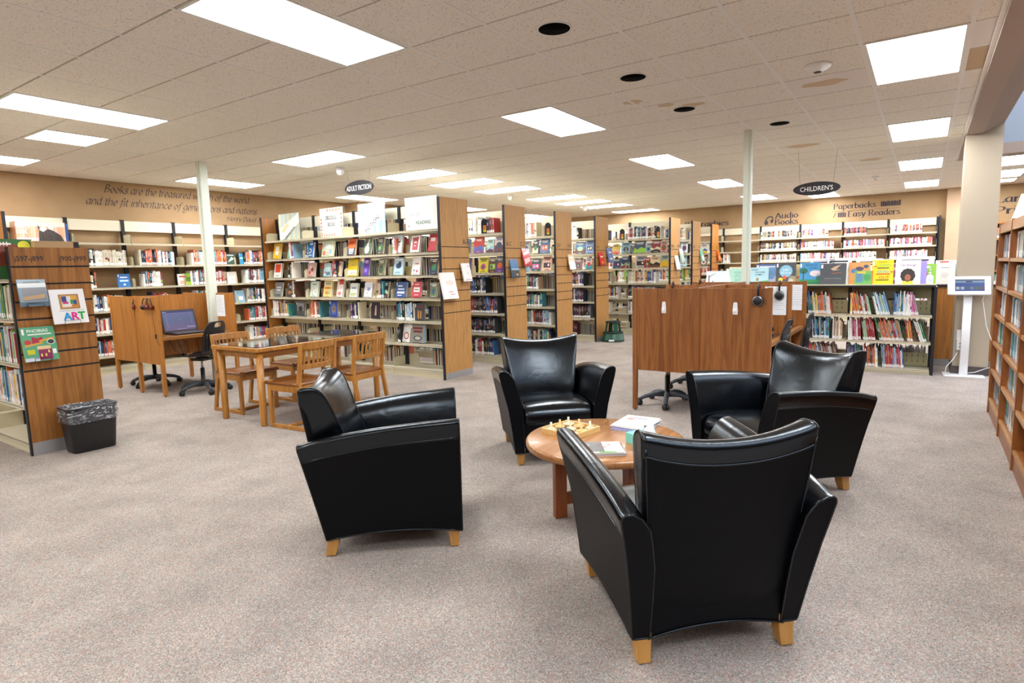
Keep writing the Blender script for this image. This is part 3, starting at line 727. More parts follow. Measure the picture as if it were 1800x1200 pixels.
# ---- range 1: front face x=5.87, local x = 8.72-Y
R1 = shelving('book_range', 'nearest tall double-sided bookshelf with NEW FICTION posters and A-B end panel', 'bookshelf', (5.87, 8.72, 0), RG, [0, .91, 1.82, 2.73, 3.645], LV, .235, H2, 2, .54, .15, [(.93, 1.03), (.62, .71)], header2=False)
GRV = [1.70, 1.56, 1.42, 1.28, 1.14, 1.0, .86]
slat_end(R1, 3.665, .56, 2.315, GRV, 'oak_range', [('A-B', .50, 1.735, .105)], y0=-.02)
# far end panel
MB().mat('oak_fir').box(-.05, -.01, 0, -.025, .55, 2.3).build('end_panel', R1)
MB().mat('black_metal').box(-.053, -.024, 0, -.022, -.01, 2.3).build('edge_trim', R1)
X1 = lambda Y: 8.72-Y
RANGES = [R1]
names = [(7.27, 5.06, 3, 'B-C', 'C-D', 'tall bookshelf range with B-C and C-D end panel', 2.317),
         (8.735, 5.06, 3, 'D-F', 'F-H', 'tall bookshelf range with D-F and F-H end panel', 2.317),
         (10.2, 5.06, 3, 'H-J', 'J-K', 'tall bookshelf range with H-J and J-K end panel beside green stool', 2.317),
         (11.55, 4.12, 4, 'K-M', 'M-N', 'tall bookshelf range with two rows of pale display covers, behind the stool aisle', 2.31),
         (12.9, 4.12, 4, 'N-P', 'P-R', 'second tall bookshelf range behind the stool aisle', 2.31),
         (14.3, 4.12, 4, 'S-T', 'T-Z', 'farthest tall bookshelf range with bright orange oak end panel', 2.31)]
for k, (x, ye, ns, ta, tb, lb, hh) in enumerate(names):
    secs = [q*.91 for q in range(ns+1)]
    L = secs[-1]+.02
    r = shelving('book_range', lb, 'bookshelf', (x+.02, ye+L, 0), RG, secs, LV, .225, H2-.01, 2 if k < 4 else 1, .52, .15, [(.93, 1.03), (.62, .71), (.3, .37)] if k < 4 else [])
    slat_end(r, L, .54, hh, GRV, 'oak_fir' if k == 5 else 'oak_range', [(ta, .09, 1.735, .09), (tb, .46, 1.735, .09)] , y0=-.02)
    RANGES.append(r)
# ---- wall unit on the left wall
WL = [0, .735, 1.48, 2.24, 3.135, 4.05, 4.96, 5.84]
UW = shelving('tall_shelving', 'long cream shelving along the left wall under the quote', 'bookshelf', (2.935, 9.86, 0), 0, WL, [1.925, 1.595, 1.272, .935, .605, .275, .11][:7], .24, 2.285, 1, .3, .15)
MB().mat('oak_fir').box(-.06, -.02, 0, -.03, .32, 2.3).build('end_panel', UW); MB().mat('black_metal').box(-.063, -.034, 0, -.027, -.02, 2.3).build('edge_trim', UW)
# ---- wall unit on the far wall: local x = 4.4+.. - Y
WF = [k*.9 for k in range(8)]
UF = shelving('tall_shelving', 'long cream shelving along the far wall under Paperbacks Easy Readers', 'bookshelf', (15.86, 6.11, 0), RG, WF, [1.96, 1.68, 1.41, 1.13, .8, .45, .11], .225, 2.285, 1, .28, .15)
MB().mat('black_metal').box(6.325, .0, 0, 6.35, .29, 2.3).build('edge_trim', UF)
# ---- low picture book unit: local x = 2.60-Y
LOWZ = [.717, .393, .06]
UL = thing('low_bookcase', 'low black-topped double-sided bookcase of picture books with covers displayed on top', 'bookcase', (8.76, 2.64, 0), RG)
LS = [.0, .93, 1.85, 2.745]
for x in LS:
    MB().mat('black_metal').box(x-.02, .27, 0, x+.02, .33, 1.06).build('upright', UL)
for a, b in zip(LS, LS[1:]):
    for z in LOWZ:
        m1, m2 = shelf_meshes(b-a, .26, .15)
        for side in (0, 1):
            o = bpy.data.objects.new('shelf', m1); COL.objects.link(o); o.parent = UL
            o.location = (a, 0, z) if side == 0 else (b, .6, z)
            if side: o.rotation_euler = (0, 0, pi)
        st = MB().mat('olive_cream').box(a+.024, .288, z+.003, b-.024, .3, z+.17)
        st.mat('black')
        for k in range(14):
            for zz in (.05, .115): st.box(a+.05+k*.06, .2868, z+zz, a+.056+k*.06, .2885, z+zz+.035)
        st.build('back_stop', UL)
for z in (.97,):
    MB().mat('olive_cream').box(.02, .28, z-.06, 2.725, .3, z+.08).build('back_stop', UL)
MB().mat('black_metal').box(-.02, -.01, 1.062, 2.765, .61, 1.085).mat('cream').box(-.02, -.012, 1.085, 2.765, .612, 1.095).build('top_board', UL)
MB().mat('cream').box(.0, .012, 0, 2.745, .03, .05).build('kick_plate', UL); MB().mat('cream').box(0, .57, 0, 2.745, .588, .05).build('kick_plate', UL)
for x in (2.75, -.03): MB().mat('black_metal').box(x, -.01, 0, x+.03, .61, 1.062).build('end_panel', UL)
# ---- low unit behind the column
U2 = thing('low_bookcase', 'oak end panel of a low bookcase with black top, behind the column', 'bookcase', (9.62, -.12, 0), RG)
MB().mat('oak_fir').box(0, 0, .09, .95, .03, 1.03).build('end_panel', U2)
MB().mat('alu').box(0, -.003, 0, .95, .03, .09).build('kick_plate', U2)
MB().mat('black_metal').box(-.02, -.015, 1.03, .97, 1.4, 1.06).build('top_board', U2)
MB().mat('olive_cream').box(0, .03, 0, .02, 1.38, 1.03).box(.93, .03, 0, .95, 1.38, 1.03).box(.02, 1.3, 0, .93, 1.33, 1.03).build('side_panel', U2)
# ---- juvenile unit in the left foreground: front end panel at Y=5.88, x 1.735-2.26; long side faces -x
JZ = [1.42, 1.10, .735, .39, .09]
UJ = shelving('low_book_range', 'shoulder-high bookshelf at left edge with j597-j899 end panel', 'bookshelf', (1.745, 7.76, 0), RG, [0, .92, 1.84], JZ, .24, 1.64, 2, .52, .0, [(.22, .33)])
p = MB().mat('oak_panel').box(1.85, -.01, .0, 1.88, .53, 1.668); p.build('end_panel', UJ)
MB().mat('black_metal').box(1.848, -.022, 0, 1.881, -.01, 1.668).build('edge_trim', UJ)
q = MB().mat('groove')
for z in (1.515, 1.378, 1.238, 1.1, .962, .824, .688): q.box(1.879, -.008, z-.007, 1.8815, .53, z+.007)
q.build('slat_groove', UJ)
MB().mat('alu').box(1.88, -.008, 0, 1.884, .528, .105).build('kick_plate', UJ)
t_ = MB().mat('ink'); t_.M = Matrix.Translation((1.8812, 0, 0)) @ Matrix.Rotation(pi/2, 4, 'Z')
t_.text('j597-j899', .058, .115, 1.56, 0, 'C', .88, .012); t_.text('j900-j999', .058, .415, 1.56, 0, 'C', .88, .012); t_.build('lettering', UJ)
MB().mat('shelf_cream').box(1.02, .0, 1.64, 1.85, .52, 1.655).build('top_board', UJ)
# ---- right-hand disc case: front Y=-.53 facing +Y. local frame: x runs -X, front (-y) -> +Y : rz = pi
DX = [0, .9, 1.82, 2.75, 3.68, 4.6]
DZ = [1.39, 1.145, .90, .655, .405, .14]
UD = thing('disc_bookcase', 'tall oak bookcase packed with disc cases along the right edge', 'bookcase', (6.87, -.53, 0), pi)
for x in DX: MB().mat('case_wood').box(x-.012, 0, 0, x+.02, .3, 1.685).build('side_panel', UD)
for a, b in zip(DX, DX[1:]):
    for z in DZ: MB().mat('case_wood').box(a+.02, .02, z-.024, b-.012, .28, z).mat('case_edge').box(a+.02, .004, z-.026, b-.012, .02, z+.0).build('shelf', UD)
    MB().mat('case_edge').box(a+.02, .004, 1.60, b-.012, .025, 1.675).build('top_rail', UD)
    MB().mat('case_wood').box(a+.02, .01, 0, b-.012, .03, .112).build('kick_plate', UD)
MB().mat('case_wood').box(0, .28, 0, 4.6, .295, 1.66).build('back_panel', UD)
MB().mat('case_edge').box(0.0, .026, 1.66, 4.6, .3, 1.68).build('top_board', UD)
# ---- far wooden bookcase under Large Print
UE = thing('oak_bookcase', 'reddish wooden wall bookcase under Large Print, beyond the column', 'bookcase', (15.85, -1.05, 0), RG)
for x in (0, .9, 1.8): MB().mat('case_wood').box(x, 0, 0, x+.03, .3, 2.12).build('side_panel', UE)
for z in (.1, .45, .8, 1.12, 1.44, 1.77, 2.09): MB().mat('oak_x').box(.03, .0, z-.03, 1.8, .29, z).build('shelf', UE)
MB().mat('oak_dark').box(0, .28, 0, 1.8, .3, 2.1).build('back_panel', UE)
# ============================================================ BOOK ROWS
# left wall unit
SN = ['first section from left', 'second section from left', 'third section, left of the post', 'fourth section, behind the post', 'fifth section, before the range', 'sixth section', 'seventh section']
LN = ['top shelf', 'second shelf', 'third shelf', 'fourth shelf', 'fifth shelf', 'sixth shelf', 'bottom shelf']
WU = 'left wall'
def wfill(s, l, f0, f1, P=P_MIX, **k):
    a, b = WL[s], WL[s+1]; a += .1; b -= .02
    z = [1.925, 1.595, 1.272, .935, .605, .275, .11][l]
    fill(UW, '%s, %s, %s' % (LN[l], SN[s], WU), a+(b-a)*f0, a+(b-a)*f1, z, P, **k)
for s, l, a, b in [(1, 1, -.1, .9), (1, 2, -.1, .25), (1, 3, .0, .75), (1, 4, 0, .9), (1, 5, 0, .9), (0, 1, .4, 1), (0, 2, .3, 1), (0, 3, .3, 1), (0, 4, .2, 1), (0, 5, .2, 1),
                   (2, 1, 0, .85), (2, 2, .05, .5), (2, 3, .2, .6), (2, 4, .0, .6), (3, 1, .05, .85), (3, 2, .0, .8), (3, 3, .1, .55), (3, 4, 0, .7), (4, 1, .08, 1.0), (4, 2, .1, 1), (4, 3, .1, 1), (4, 4, .1, 1), (4, 5, .1, 1),
                   (5, 1, 0, .9), (5, 2, 0, .9), (5, 3, 0, .8), (5, 4, 0, .9), (5, 5, 0, .7), (2, 5, 0, .8), (3, 5, 0, .8)]:
    wfill(s, l, a, b)
# range 1 spine rows (front)
SR = ['far-left section', 'second section', 'third section', 'section next to the A-B panel']
def rfill(r, un, s, l, f0, f1, P=P_ADULT, side=0, SNm=SR, w=.91, **k):
    a = s*w+.03; b = (s+1)*w-.03; z = LV[l]
    wh = '%s, %s, %s' % (LN[l], SNm[min(s, len(SNm)-1)], un)
    if side == 0: fill(r, wh, a+(b-a)*f0, a+(b-a)*f1, z, P, **k)
    else:
        W = .54 if r is R1 else .52
        fill(r, 'rear side '+wh, f0*(b-a), f1*(b-a), z, P, rev=(b, W), **k)
U1 = 'nearest range'
for s, l, a, b in [(0, 4, .03, .5), (1, 4, .06, .36), (2, 4, .06, .26), (3, 4, .06, .46), (3, 5, .06, .12), (0, 1, .62, .76), (0, 2, .55, .72), (0, 3, .62, .74), (1, 1, .02, .1), (2, 3, .7, .86), (1, 2, .72, .85), (3, 1, .03, .14)]:
    rfill(R1, U1, s, l, a, b, hr=(.2, .26))
for s in range(4):
    for l, a, b in ((0, .1, .9), (1, .0, .95), (2, .05, .9), (3, 0, .6), (4, .0, .62), (5, .0, .8), (6, .0, .55)):
        rfill(R1, U1, s, l, a+(.03*s) % .1, b, side=1)
UNN = [None, 'B-C range', 'D-F range', 'H-J range', 'range behind the stool', 'next-to-last far range', 'farthest range']
for k in range(1, 7):
    r = RANGES[k]; ns = names[k-1][2]
    SM = ['far-left section', 'second section', 'middle section', 'end-panel section'] if ns == 4 else ['far-left section', 'middle section', 'end-panel section']
    for s in range(ns):
        rn = random.Random(k*10+s)
        for l in range(7):
            if l in (1, 2) and s >= ns-2: continue
            if l == 6 and k > 3: continue
            a = .02 if rn.random() < .7 else .1; b = rn.uniform(.6, .95)
            P = P_MIX if l == 0 else (P_AUTH if (k in (1, 3) and l > 2) else P_ADULT)
            if k >= 4 and l == 3: P = 'pale_blue white yellow lime orange cream red teal white blue'
            rfill(r, UNN[k], s, l, a, b, P, SNm=SM, hr=(.205, .25))
            if k < 4 and s >= ns-2: rfill(r, UNN[k], s, l, 0, rn.uniform(.5, .95), P_ADULT, side=1, SNm=SM)
# far wall: biographies, audio, paperbacks
def ffill(s, l, f0, f1, P, **k):
    a = WF[s]+.05; b = WF[s+1]-.03
    z = [1.96, 1.68, 1.41, 1.13, .8, .45, .11][l]
    fill(UF, '%s, section %d of far wall' % (LN[l], s+1), a+(b-a)*f0, a+(b-a)*f1, z, P, **k)
for s in (0, 1):
    for l in (1, 2, 3, 4): ffill(s, l, .05, .95, P_ADULT if l == 1 else P_MIX)
for l in (2,): ffill(2, l, .0, .2, P_MIX)
pb = dict(hr=(.165, .185), tr=(.012, .02), dr=(.1, .12), y=.02)
for l in (0, 1, 2, 3): ffill(3, l, 0, 1.0, P_AUD, hr=(.17, .19), tr=(.02, .035), dr=(.12, .14), y=.02)
for s, l, a, b in ((4, 0, .02, .7), (4, 1, 0, .85), (4, 2, 0, 1), (4, 3, .0, .9), (5, 0, 0, .55), (5, 1, 0, 1), (5, 2, 0, .8), (5, 3, .05, .6), (6, 0, 0, .72), (6, 1, 0, .95), (6, 2, 0, .85), (6, 3, 0, .85)):
    ffill(s, l, a, b, P_PB if (s, l) != (5, 0) else 'black purple red pink charcoal orange', **pb)
for s in range(3, 7):
    for l in (4, 5, 6): ffill(s, l, 0, .9, P_PB, **pb)
# low picture book unit
def lfill(s, l, x0, x1, P=P_KID, lean=0, seed=1, **k):
    fill(UL, '%s, %s picture book section' % (['top shelf', 'middle shelf', 'lower shelf'][l], ['left', 'middle', 'right'][s]), x0, x1, LOWZ[l], P, hr=(.235, .3), tr=(.007, .014), dr=(.2, .23), lean=lean, kind='picture_book', seed=seed, y=.02, **k)
X_ = lambda Y: 2.64-Y
lfill(2, 0, X_(.79)+.03, X_(.79)+.06, 'yellow lime', 0, 2, maxn=2)
lfill(2, 0, X_(.72), X_(.52), 'white red brown lime light_green brown orange cream', .2, 3)
lfill(2, 0, X_(.47), X_(.31), 'light_green white pale_blue blue white pale_blue white', .26, 4)
lfill(2, 0, X_(.29), X_(.09), 'white pale_blue white white green blue white', .0, 5); lfill(2, 0, X_(.1), X_(.02), 'pink grey white charcoal', .22, 6)
lfill(2, 1, X_(.79)+.02, X_(.62), 'white red crimson pink white light_green', .06, 7); lfill(2, 1, X_(.6), X_(.45), 'brown red teal light_green white black', .14, 8)
lfill(2, 1, X_(.42), X_(.16), 'green tan red orange tan crimson orange pale_blue charcoal', .26, 9); lfill(2, 1, X_(.13), X_(.06), 'yellow crimson orange red', .14, 10); lfill(2, 1, X_(.0), X_(-.08), 'green grey white', .3, 11)
lfill(2, 2, X_(.77), X_(.6), 'purple navy teal green', .02, 12); lfill(2, 2, X_(.58), X_(.42), 'white orange brown orange', .05, 13); lfill(2, 2, X_(.38), X_(.14), 'pink orange red light_green pale_blue blue white red', .09, 14)
lfill(1, 0, X_(1.68), X_(1.3), P_KID, .1, 15); lfill(1, 0, X_(1.24), X_(.96), 'white light_green grey red orange teal green yellow pale_blue blue', .12, 16); lfill(1, 1, X_(1.68), X_(1.22), P_KID, .2, 17)
lfill(1, 1, X_(1.18), X_(.98), 'white navy blue pale_blue teal', .06, 18); lfill(1, 1, X_(.95), X_(.83), 'tan white red white', 0, 19); lfill(1, 2, X_(1.6), X_(1.1), 'orange red purple blue yellow green', .05, 20); lfill(1, 2, X_(1.08), X_(.86), 'grey white red brown maroon', .2, 21)
for s in (0,):
    for l in range(3): lfill(s, l, .05, .85, P_KID, .08, 30+l)
for a, l in ((X_(.75), 0), (X_(.4), 1), (X_(.3), 2), (X_(1.5), 0), (X_(1.6), 1)):   # rear side rows seen through the gaps
    fill(UL, 'rear side of the low bookcase %d' % (l*7+int(a*10)), 0, .62, LOWZ[l], 'black charcoal navy black brown', hr=(.2, .27), tr=(.012, .02), dr=(.18, .2), kind='picture_book', rev=(min(a+.65, 2.7), .6), seed=int(a*100)+l)
# left foreground unit, side facing the camera's left
for l, a, b in ((1, .1, .82), (2, .1, .9), (3, .1, .9)):
    for s in (0, 1):
        f1 = {1: .84, 2: .88, 3: .78}[l] if s == 1 else .9
        fill(UJ, '%s, %s section, left-edge unit' % (LN[l], ['rear', 'front'][s]), .04+s*.92, s*.92+f1, JZ[l], P_KID, hr=(.25, .3), tr=(.012, .022), dr=(.19, .21), kind='picture_book', seed=50+l+s*9, y=.015)
fill(UJ, 'rear side of left-edge unit, second shelf', 0, .8, JZ[1], P_KID, hr=(.24, .28), kind='picture_book', rev=(1.8, .52), seed=77)
# disc cases
for k, (a, b) in enumerate(zip(DX, DX[1:])):
    for l, z in enumerate(DZ):
        if k >= 2 and l == 5: continue
        fill(UD, '%s shelf, %s bay of disc bookcase' % (['top', 'second', 'third', 'fourth', 'fifth', 'bottom'][l], ['farthest', 'second', 'third', 'fourth', 'nearest'][k]), a+.03, b-.02-(.05 if (k+l) % 3 == 0 else 0), z, P_DVD,
             hr=(.185, .195), tr=(.012, .017), dr=(.135, .14), kind='disc_case', seed=200+k*10+l, y=.035)
fill(UE, 'fifth shelf, far wooden bookcase', .05, 1.7, 1.77, P_MIX, hr=(.2, .26))
fill(UE, 'second shelf, far wooden bookcase', .05, 1.2, .8, P_MIX, hr=(.2, .26))
# ============================================================ FACE-OUT BOOKS
def D1(row, Y, w, h, bg, label, yaw=0, spec=None, t=.03, tilt=.2):
    z = {1: 1.64, 2: 1.345, 3: 1.045, 4: .745, 5: .44}[row]
    display(R1, X1(Y), .05, z, w*1.06, h, t, bg, spec, label, yaw*.22, tilt, cat='book', group='books displayed face out on the nearest range')
r1 = 'of nearest range'
D1(1, 8.52, .2, .25, 'e9b21c', 'yellow book with cream centre panel on upper display row, far left', -.5, [('r', .25, .25, .75, .8, 'f0e6dc'), ('r', .35, .5, .65, .54, 'b9a596')])
D1(1, 8.18, .15, .24, '7fc0ae', 'teal book with a bottle drawing on upper display row', -.75, [('r', .35, .1, .62, .5, '3a4433'), ('r', .43, .5, .55, .75, '6b4430'), ('r', .37, .2, .6, .42, 'e8e2cf')])
D1(1, 7.70, .16, .23, '2a63c0', 'bright blue book with small white oval, upper display row', -.5, [('r', .2, .8, .85, .93, 'dfe6f2'), ('e', .52, .42, .22, .16, 'e9e4e4'), ('e', .52, .42, .1, .1, '2a2a33'), ('r', .2, .08, .85, .16, 'c9d6ee')])
D1(1, 7.30, .3, .23, 'c9d2b4', 'wide pale green cookbook with small pictures, upper display row', -.8, [('r', .1, .1, .35, .35, 'd96a5a'), ('r', .4, .1, .62, .3, 'e8b9a0'), ('r', .66, .15, .9, .45, '8fb2cf'), ('e', .5, .65, .3, .15, 'e9ecef')])
D1(1, 6.78, .17, .24, 'd8612c', 'orange and slate book on upper display row, middle', -.45, [('r', 0, 0, 1, .48, '3d5264'), ('e', .5, .48, .42, .1, 'e0753a'), ('r', .2, .7, .8, .8, 'a93a22'), ('r', .18, .3, .85, .38, 'f2f2f2'), ('r', .22, .18, .8, .26, 'f2f2f2'), ('r', .25, .07, .75, .14, 'f2f2f2')])
D1(1, 6.45, .18, .23, '5d6a55', 'grey-green book with white animal picture, upper display row', -1.0, [('e', .45, .3, .3, .25, 'e9ecea'), ('p', [(.3, .45), (.6, .95), (.8, .9), (.6, .5)], 'cfd8c4')])
D1(1, 6.2, .16, .22, '4c4a48', 'dark grey book beside white spines, upper display row', -1.15)
D1(1, 5.86, .15, .25, 'dde4ea', 'white book with grey title, upper display row beside bookend', -.35, [('r', .15, .55, .8, .62, '4d5a52'), ('r', .3, .4, .8, .44, '6f7a80'), ('r', .25, .82, .7, .85, '8b949a')])
D1(1, 5.55, .17, .22, 'f1ece6', 'white book with large red panel, upper display row right', -.6, [('p', [(.2, .12), (.85, .12), (.85, .9), (.2, .85)], 'b9505a'), ('r', .4, .55, .66, .62, 'f1e6e0'), ('r', .42, .35, .6, .4, 'f1e6e0')])
D1(1, 5.25, .17, .22, 'b32a35', 'red book turned sideways at right end of upper display row', -1.2, [('r', .2, .6, .8, .8, 'f1e0da')])
D1(2, 8.53, .2, .23, 'f1ede8', 'white book with orange-red block, middle display row far left', -.4, [('r', .15, .35, .85, .92, 'ea4a1c'), ('r', .2, .1, .8, .18, 'b9b3ab')])
D1(2, 8.22, .15, .21, '5d5f63', 'grey book turned sideways, middle display row left', -1.0)
D1(2, 7.70, .17, .22, 'c9a39a', 'patterned rose book, middle display row', -.35, [('e', .3, .3, .16, .12, 'b3322e'), ('e', .65, .5, .2, .14, '6b2a38'), ('e', .4, .7, .2, .12, 'e0d0c4')])
D1(2, 7.33, .17, .2, 'a9c9d2', 'pale blue seaside book with orange dot, middle display row', -.6, [('e', .25, .3, .14, .1, 'e06a2c'), ('r', .4, .1, .95, .35, '3a7690'), ('r', .3, .6, .85, .66, 'f4f6f6')])
D1(2, 7.08, .13, .22, 'e8c2b0', 'pale pink slim book, middle display row', -1.0)
D1(2, 6.78, .21, .25, 'e3c61f', 'large yellow book with two small eyes, middle display row', -.3, [('r', .05, .05, .95, .35, 'f4f0dc'), ('e', .35, .7, .07, .04, 'f6f6f0'), ('e', .7, .68, .07, .04, 'f6f6f0'), ('e', .35, .7, .03, .02, '20242c'), ('e', .7, .68, .03, .02, '20242c'), ('r', .3, .14, .75, .18, '8a7320')])
D1(2, 6.50, .12, .25, '5a3b9c', 'purple slim book, middle display row', -.3, [('r', .2, .7, .8, .88, 'b9a9dd'), ('r', .25, .2, .7, .4, '8b74c4')])
D1(2, 6.2, .16, .23, '6f7357', 'olive book turned sideways beside white edges, middle display row', -1.1)
D1(2, 5.87, .18, .24, 'b5d0da', 'pale blue book with dark blue splash, middle display row', -.3, [('e', .5, .52, .28, .16, '2c4a72'), ('e', .6, .62, .16, .16, '1f2f4e'), ('r', .15, .85, .85, .92, 'f2f5f7'), ('r', .2, .12, .75, .18, '7a9eac')])
D1(2, 5.55, .16, .23, 'f0ece8', 'white book with scattered red sketch, middle display row right', -.65, [('r', .35, .6, .8, .66, 'c06a6a'), ('e', .3, .25, .12, .07, '7e8a96'), ('e', .65, .2, .12, .08, 'b9505a')])
D1(2, 5.24, .16, .22, '4e3c33', 'dark brown book at right end of middle display row', -1.2)
D1(3, 8.55, .2, .23, '8b8d8e', 'silver-grey book, lower display row far left', -.4, [('r', .2, .6, .85, .68, 'e6e6e6'), ('r', .25, .4, .8, .5, 'dadada'), ('r', .1, .05, .9, .15, '4c4e50')])
D1(3, 8.25, .16, .22, '4a4440', 'dark photo book with amber light, lower display row left', -.8, [('e', .45, .3, .3, .12, 'b8783e'), ('r', .3, .6, .8, .78, 'a9b3c4')])
D1(3, 7.66, .19, .24, 'd8e4da', 'pale mint cookbook with red specks, lower display row', -.4, [('r', .2, .75, .8, .82, '6a8a70'), ('e', .25, .35, .05, .04, 'c0403a'), ('e', .7, .3, .05, .04, 'c0403a'), ('e', .5, .5, .05, .04, 'd9873a'), ('e', .35, .15, .05, .04, '4f8a4e')])
D1(3, 7.35, .19, .24, 'efd98a', 'cream yellow book with orange title, lower display row', -.4, [('r', .2, .78, .85, .86, '5a7fae'), ('r', .15, .5, .85, .6, 'e07a2c'), ('r', .2, .15, .6, .35, 'e8863a'), ('r', .65, .15, .85, .35, '8fb5cf')])
D1(3, 7.08, .17, .26, 'f0e6e2', 'white and red book turned right, lower display row', -.95, [('r', .3, .7, 1, 1, 'd9402c'), ('e', .5, .2, .3, .1, 'd98a7a')])
D1(3, 6.78, .16, .2, 'e2e6e0', 'pale book with small landscape, lower display row middle', -.3, [('r', .1, .1, .9, .3, 'b8bd8a'), ('r', .2, .6, .8, .7, '6c86a8')])
D1(3, 6.48, .17, .21, 'e4e6ee', 'white book with blue-red sketch, lower display row middle', -.5, [('p', [(.3, .5), (.6, .4), (.8, .62), (.5, .66)], '8c9cc4'), ('r', .3, .25, .5, .3, 'c87a7a')])
D1(3, 5.84, .19, .21, '35558f', 'denim blue book with white script, lower display row', -.2, [('r', .15, .7, .6, .78, 'e3eaf5'), ('r', .2, .5, .8, .57, 'e3eaf5'), ('r', .15, .25, .85, .38, 'dfe6f2'), ('r', .2, .1, .6, .16, 'dfe6f2')])
D1(3, 5.56, .16, .21, 'c73f4e', 'red book with white label, lower display row right', -.2, [('r', .2, .35, .85, .65, 'f4eeea'), ('r', .3, .47, .75, .52, '3c2a2c'), ('r', .3, .8, .75, .85, 'f0d8d8'), ('r', .3, .14, .75, .19, 'f0d8d8')])
D1(3, 5.26, .14, .2, '77806c', 'green-grey book at right end of lower display row', -1.0)
D1(3, 6.14, .13, .22, '26252a', 'black-edged book beside dark upright, lower display row', -1.2)
D1(4, 8.0, .19, .22, '4c4c50', 'black-and-white photo book ending the first row of upright books', 0, [('r', .1, .35, .9, .9, '8b8c90'), ('e', .5, .5, .25, .2, '2f3034')], .02, .06)
D1(4, 7.22, .16, .24, '2c4a9c', 'blue patterned book ending the second group of upright books', 0, [('e', .5, .5, .35, .35, '5c6fa8'), ('e', .5, .5, .2, .2, 'a98a3c'), ('e', .5, .5, .1, .1, '2c4a9c')], .02, .06)
D1(4, 6.34, .17, .23, '2a2430', 'dark book with pale figure ending the third group', 0, [('p', [(.4, .2), (.5, .8), (.65, .8), (.6, .2)], 'c79a86')], .02, .06)
D1(4, 5.77, .13, .2, 'e9e6e0', 'white book with dark photo leaning in front of upright books', -.05, [('r', .2, .3, .8, .85, '3a3034'), ('e', .5, .55, .15, .2, 'c0a090')], .015, .1)
D1(4, 5.5, .16, .22, '3f4247', 'dark grey cover with amber bottles ending the fourth group', 0, [('r', .25, .1, .4, .6, 'b9833a'), ('r', .5, .1, .65, .55, 'b9833a'), ('r', .2, .75, .85, .85, '7b2b33')], .02, .06)
D1(5, 5.78, .16, .25, 'dfe2dc', 'white book with red circle on the low shelf of nearest range', -.9, [('e', .5, .35, .35, .2, 'b8434a'), ('e', .5, .35, .25, .14, 'e9e0d8')])
D1(5, 5.56, .24, .25, '8f8d86', 'large grey book with brown lettering on the low shelf of nearest range', 0, [('r', .15, .72, .85, .84, '7a2c26'), ('r', .2, .55, .8, .66, '7a2c26'), ('e', .5, .25, .3, .14, '4c4c4c'), ('e', .5, .25, .2, .09, 'b9b7ae'), ('r', .9, 0, 1, 1, '6f97ae')], .03, .08)
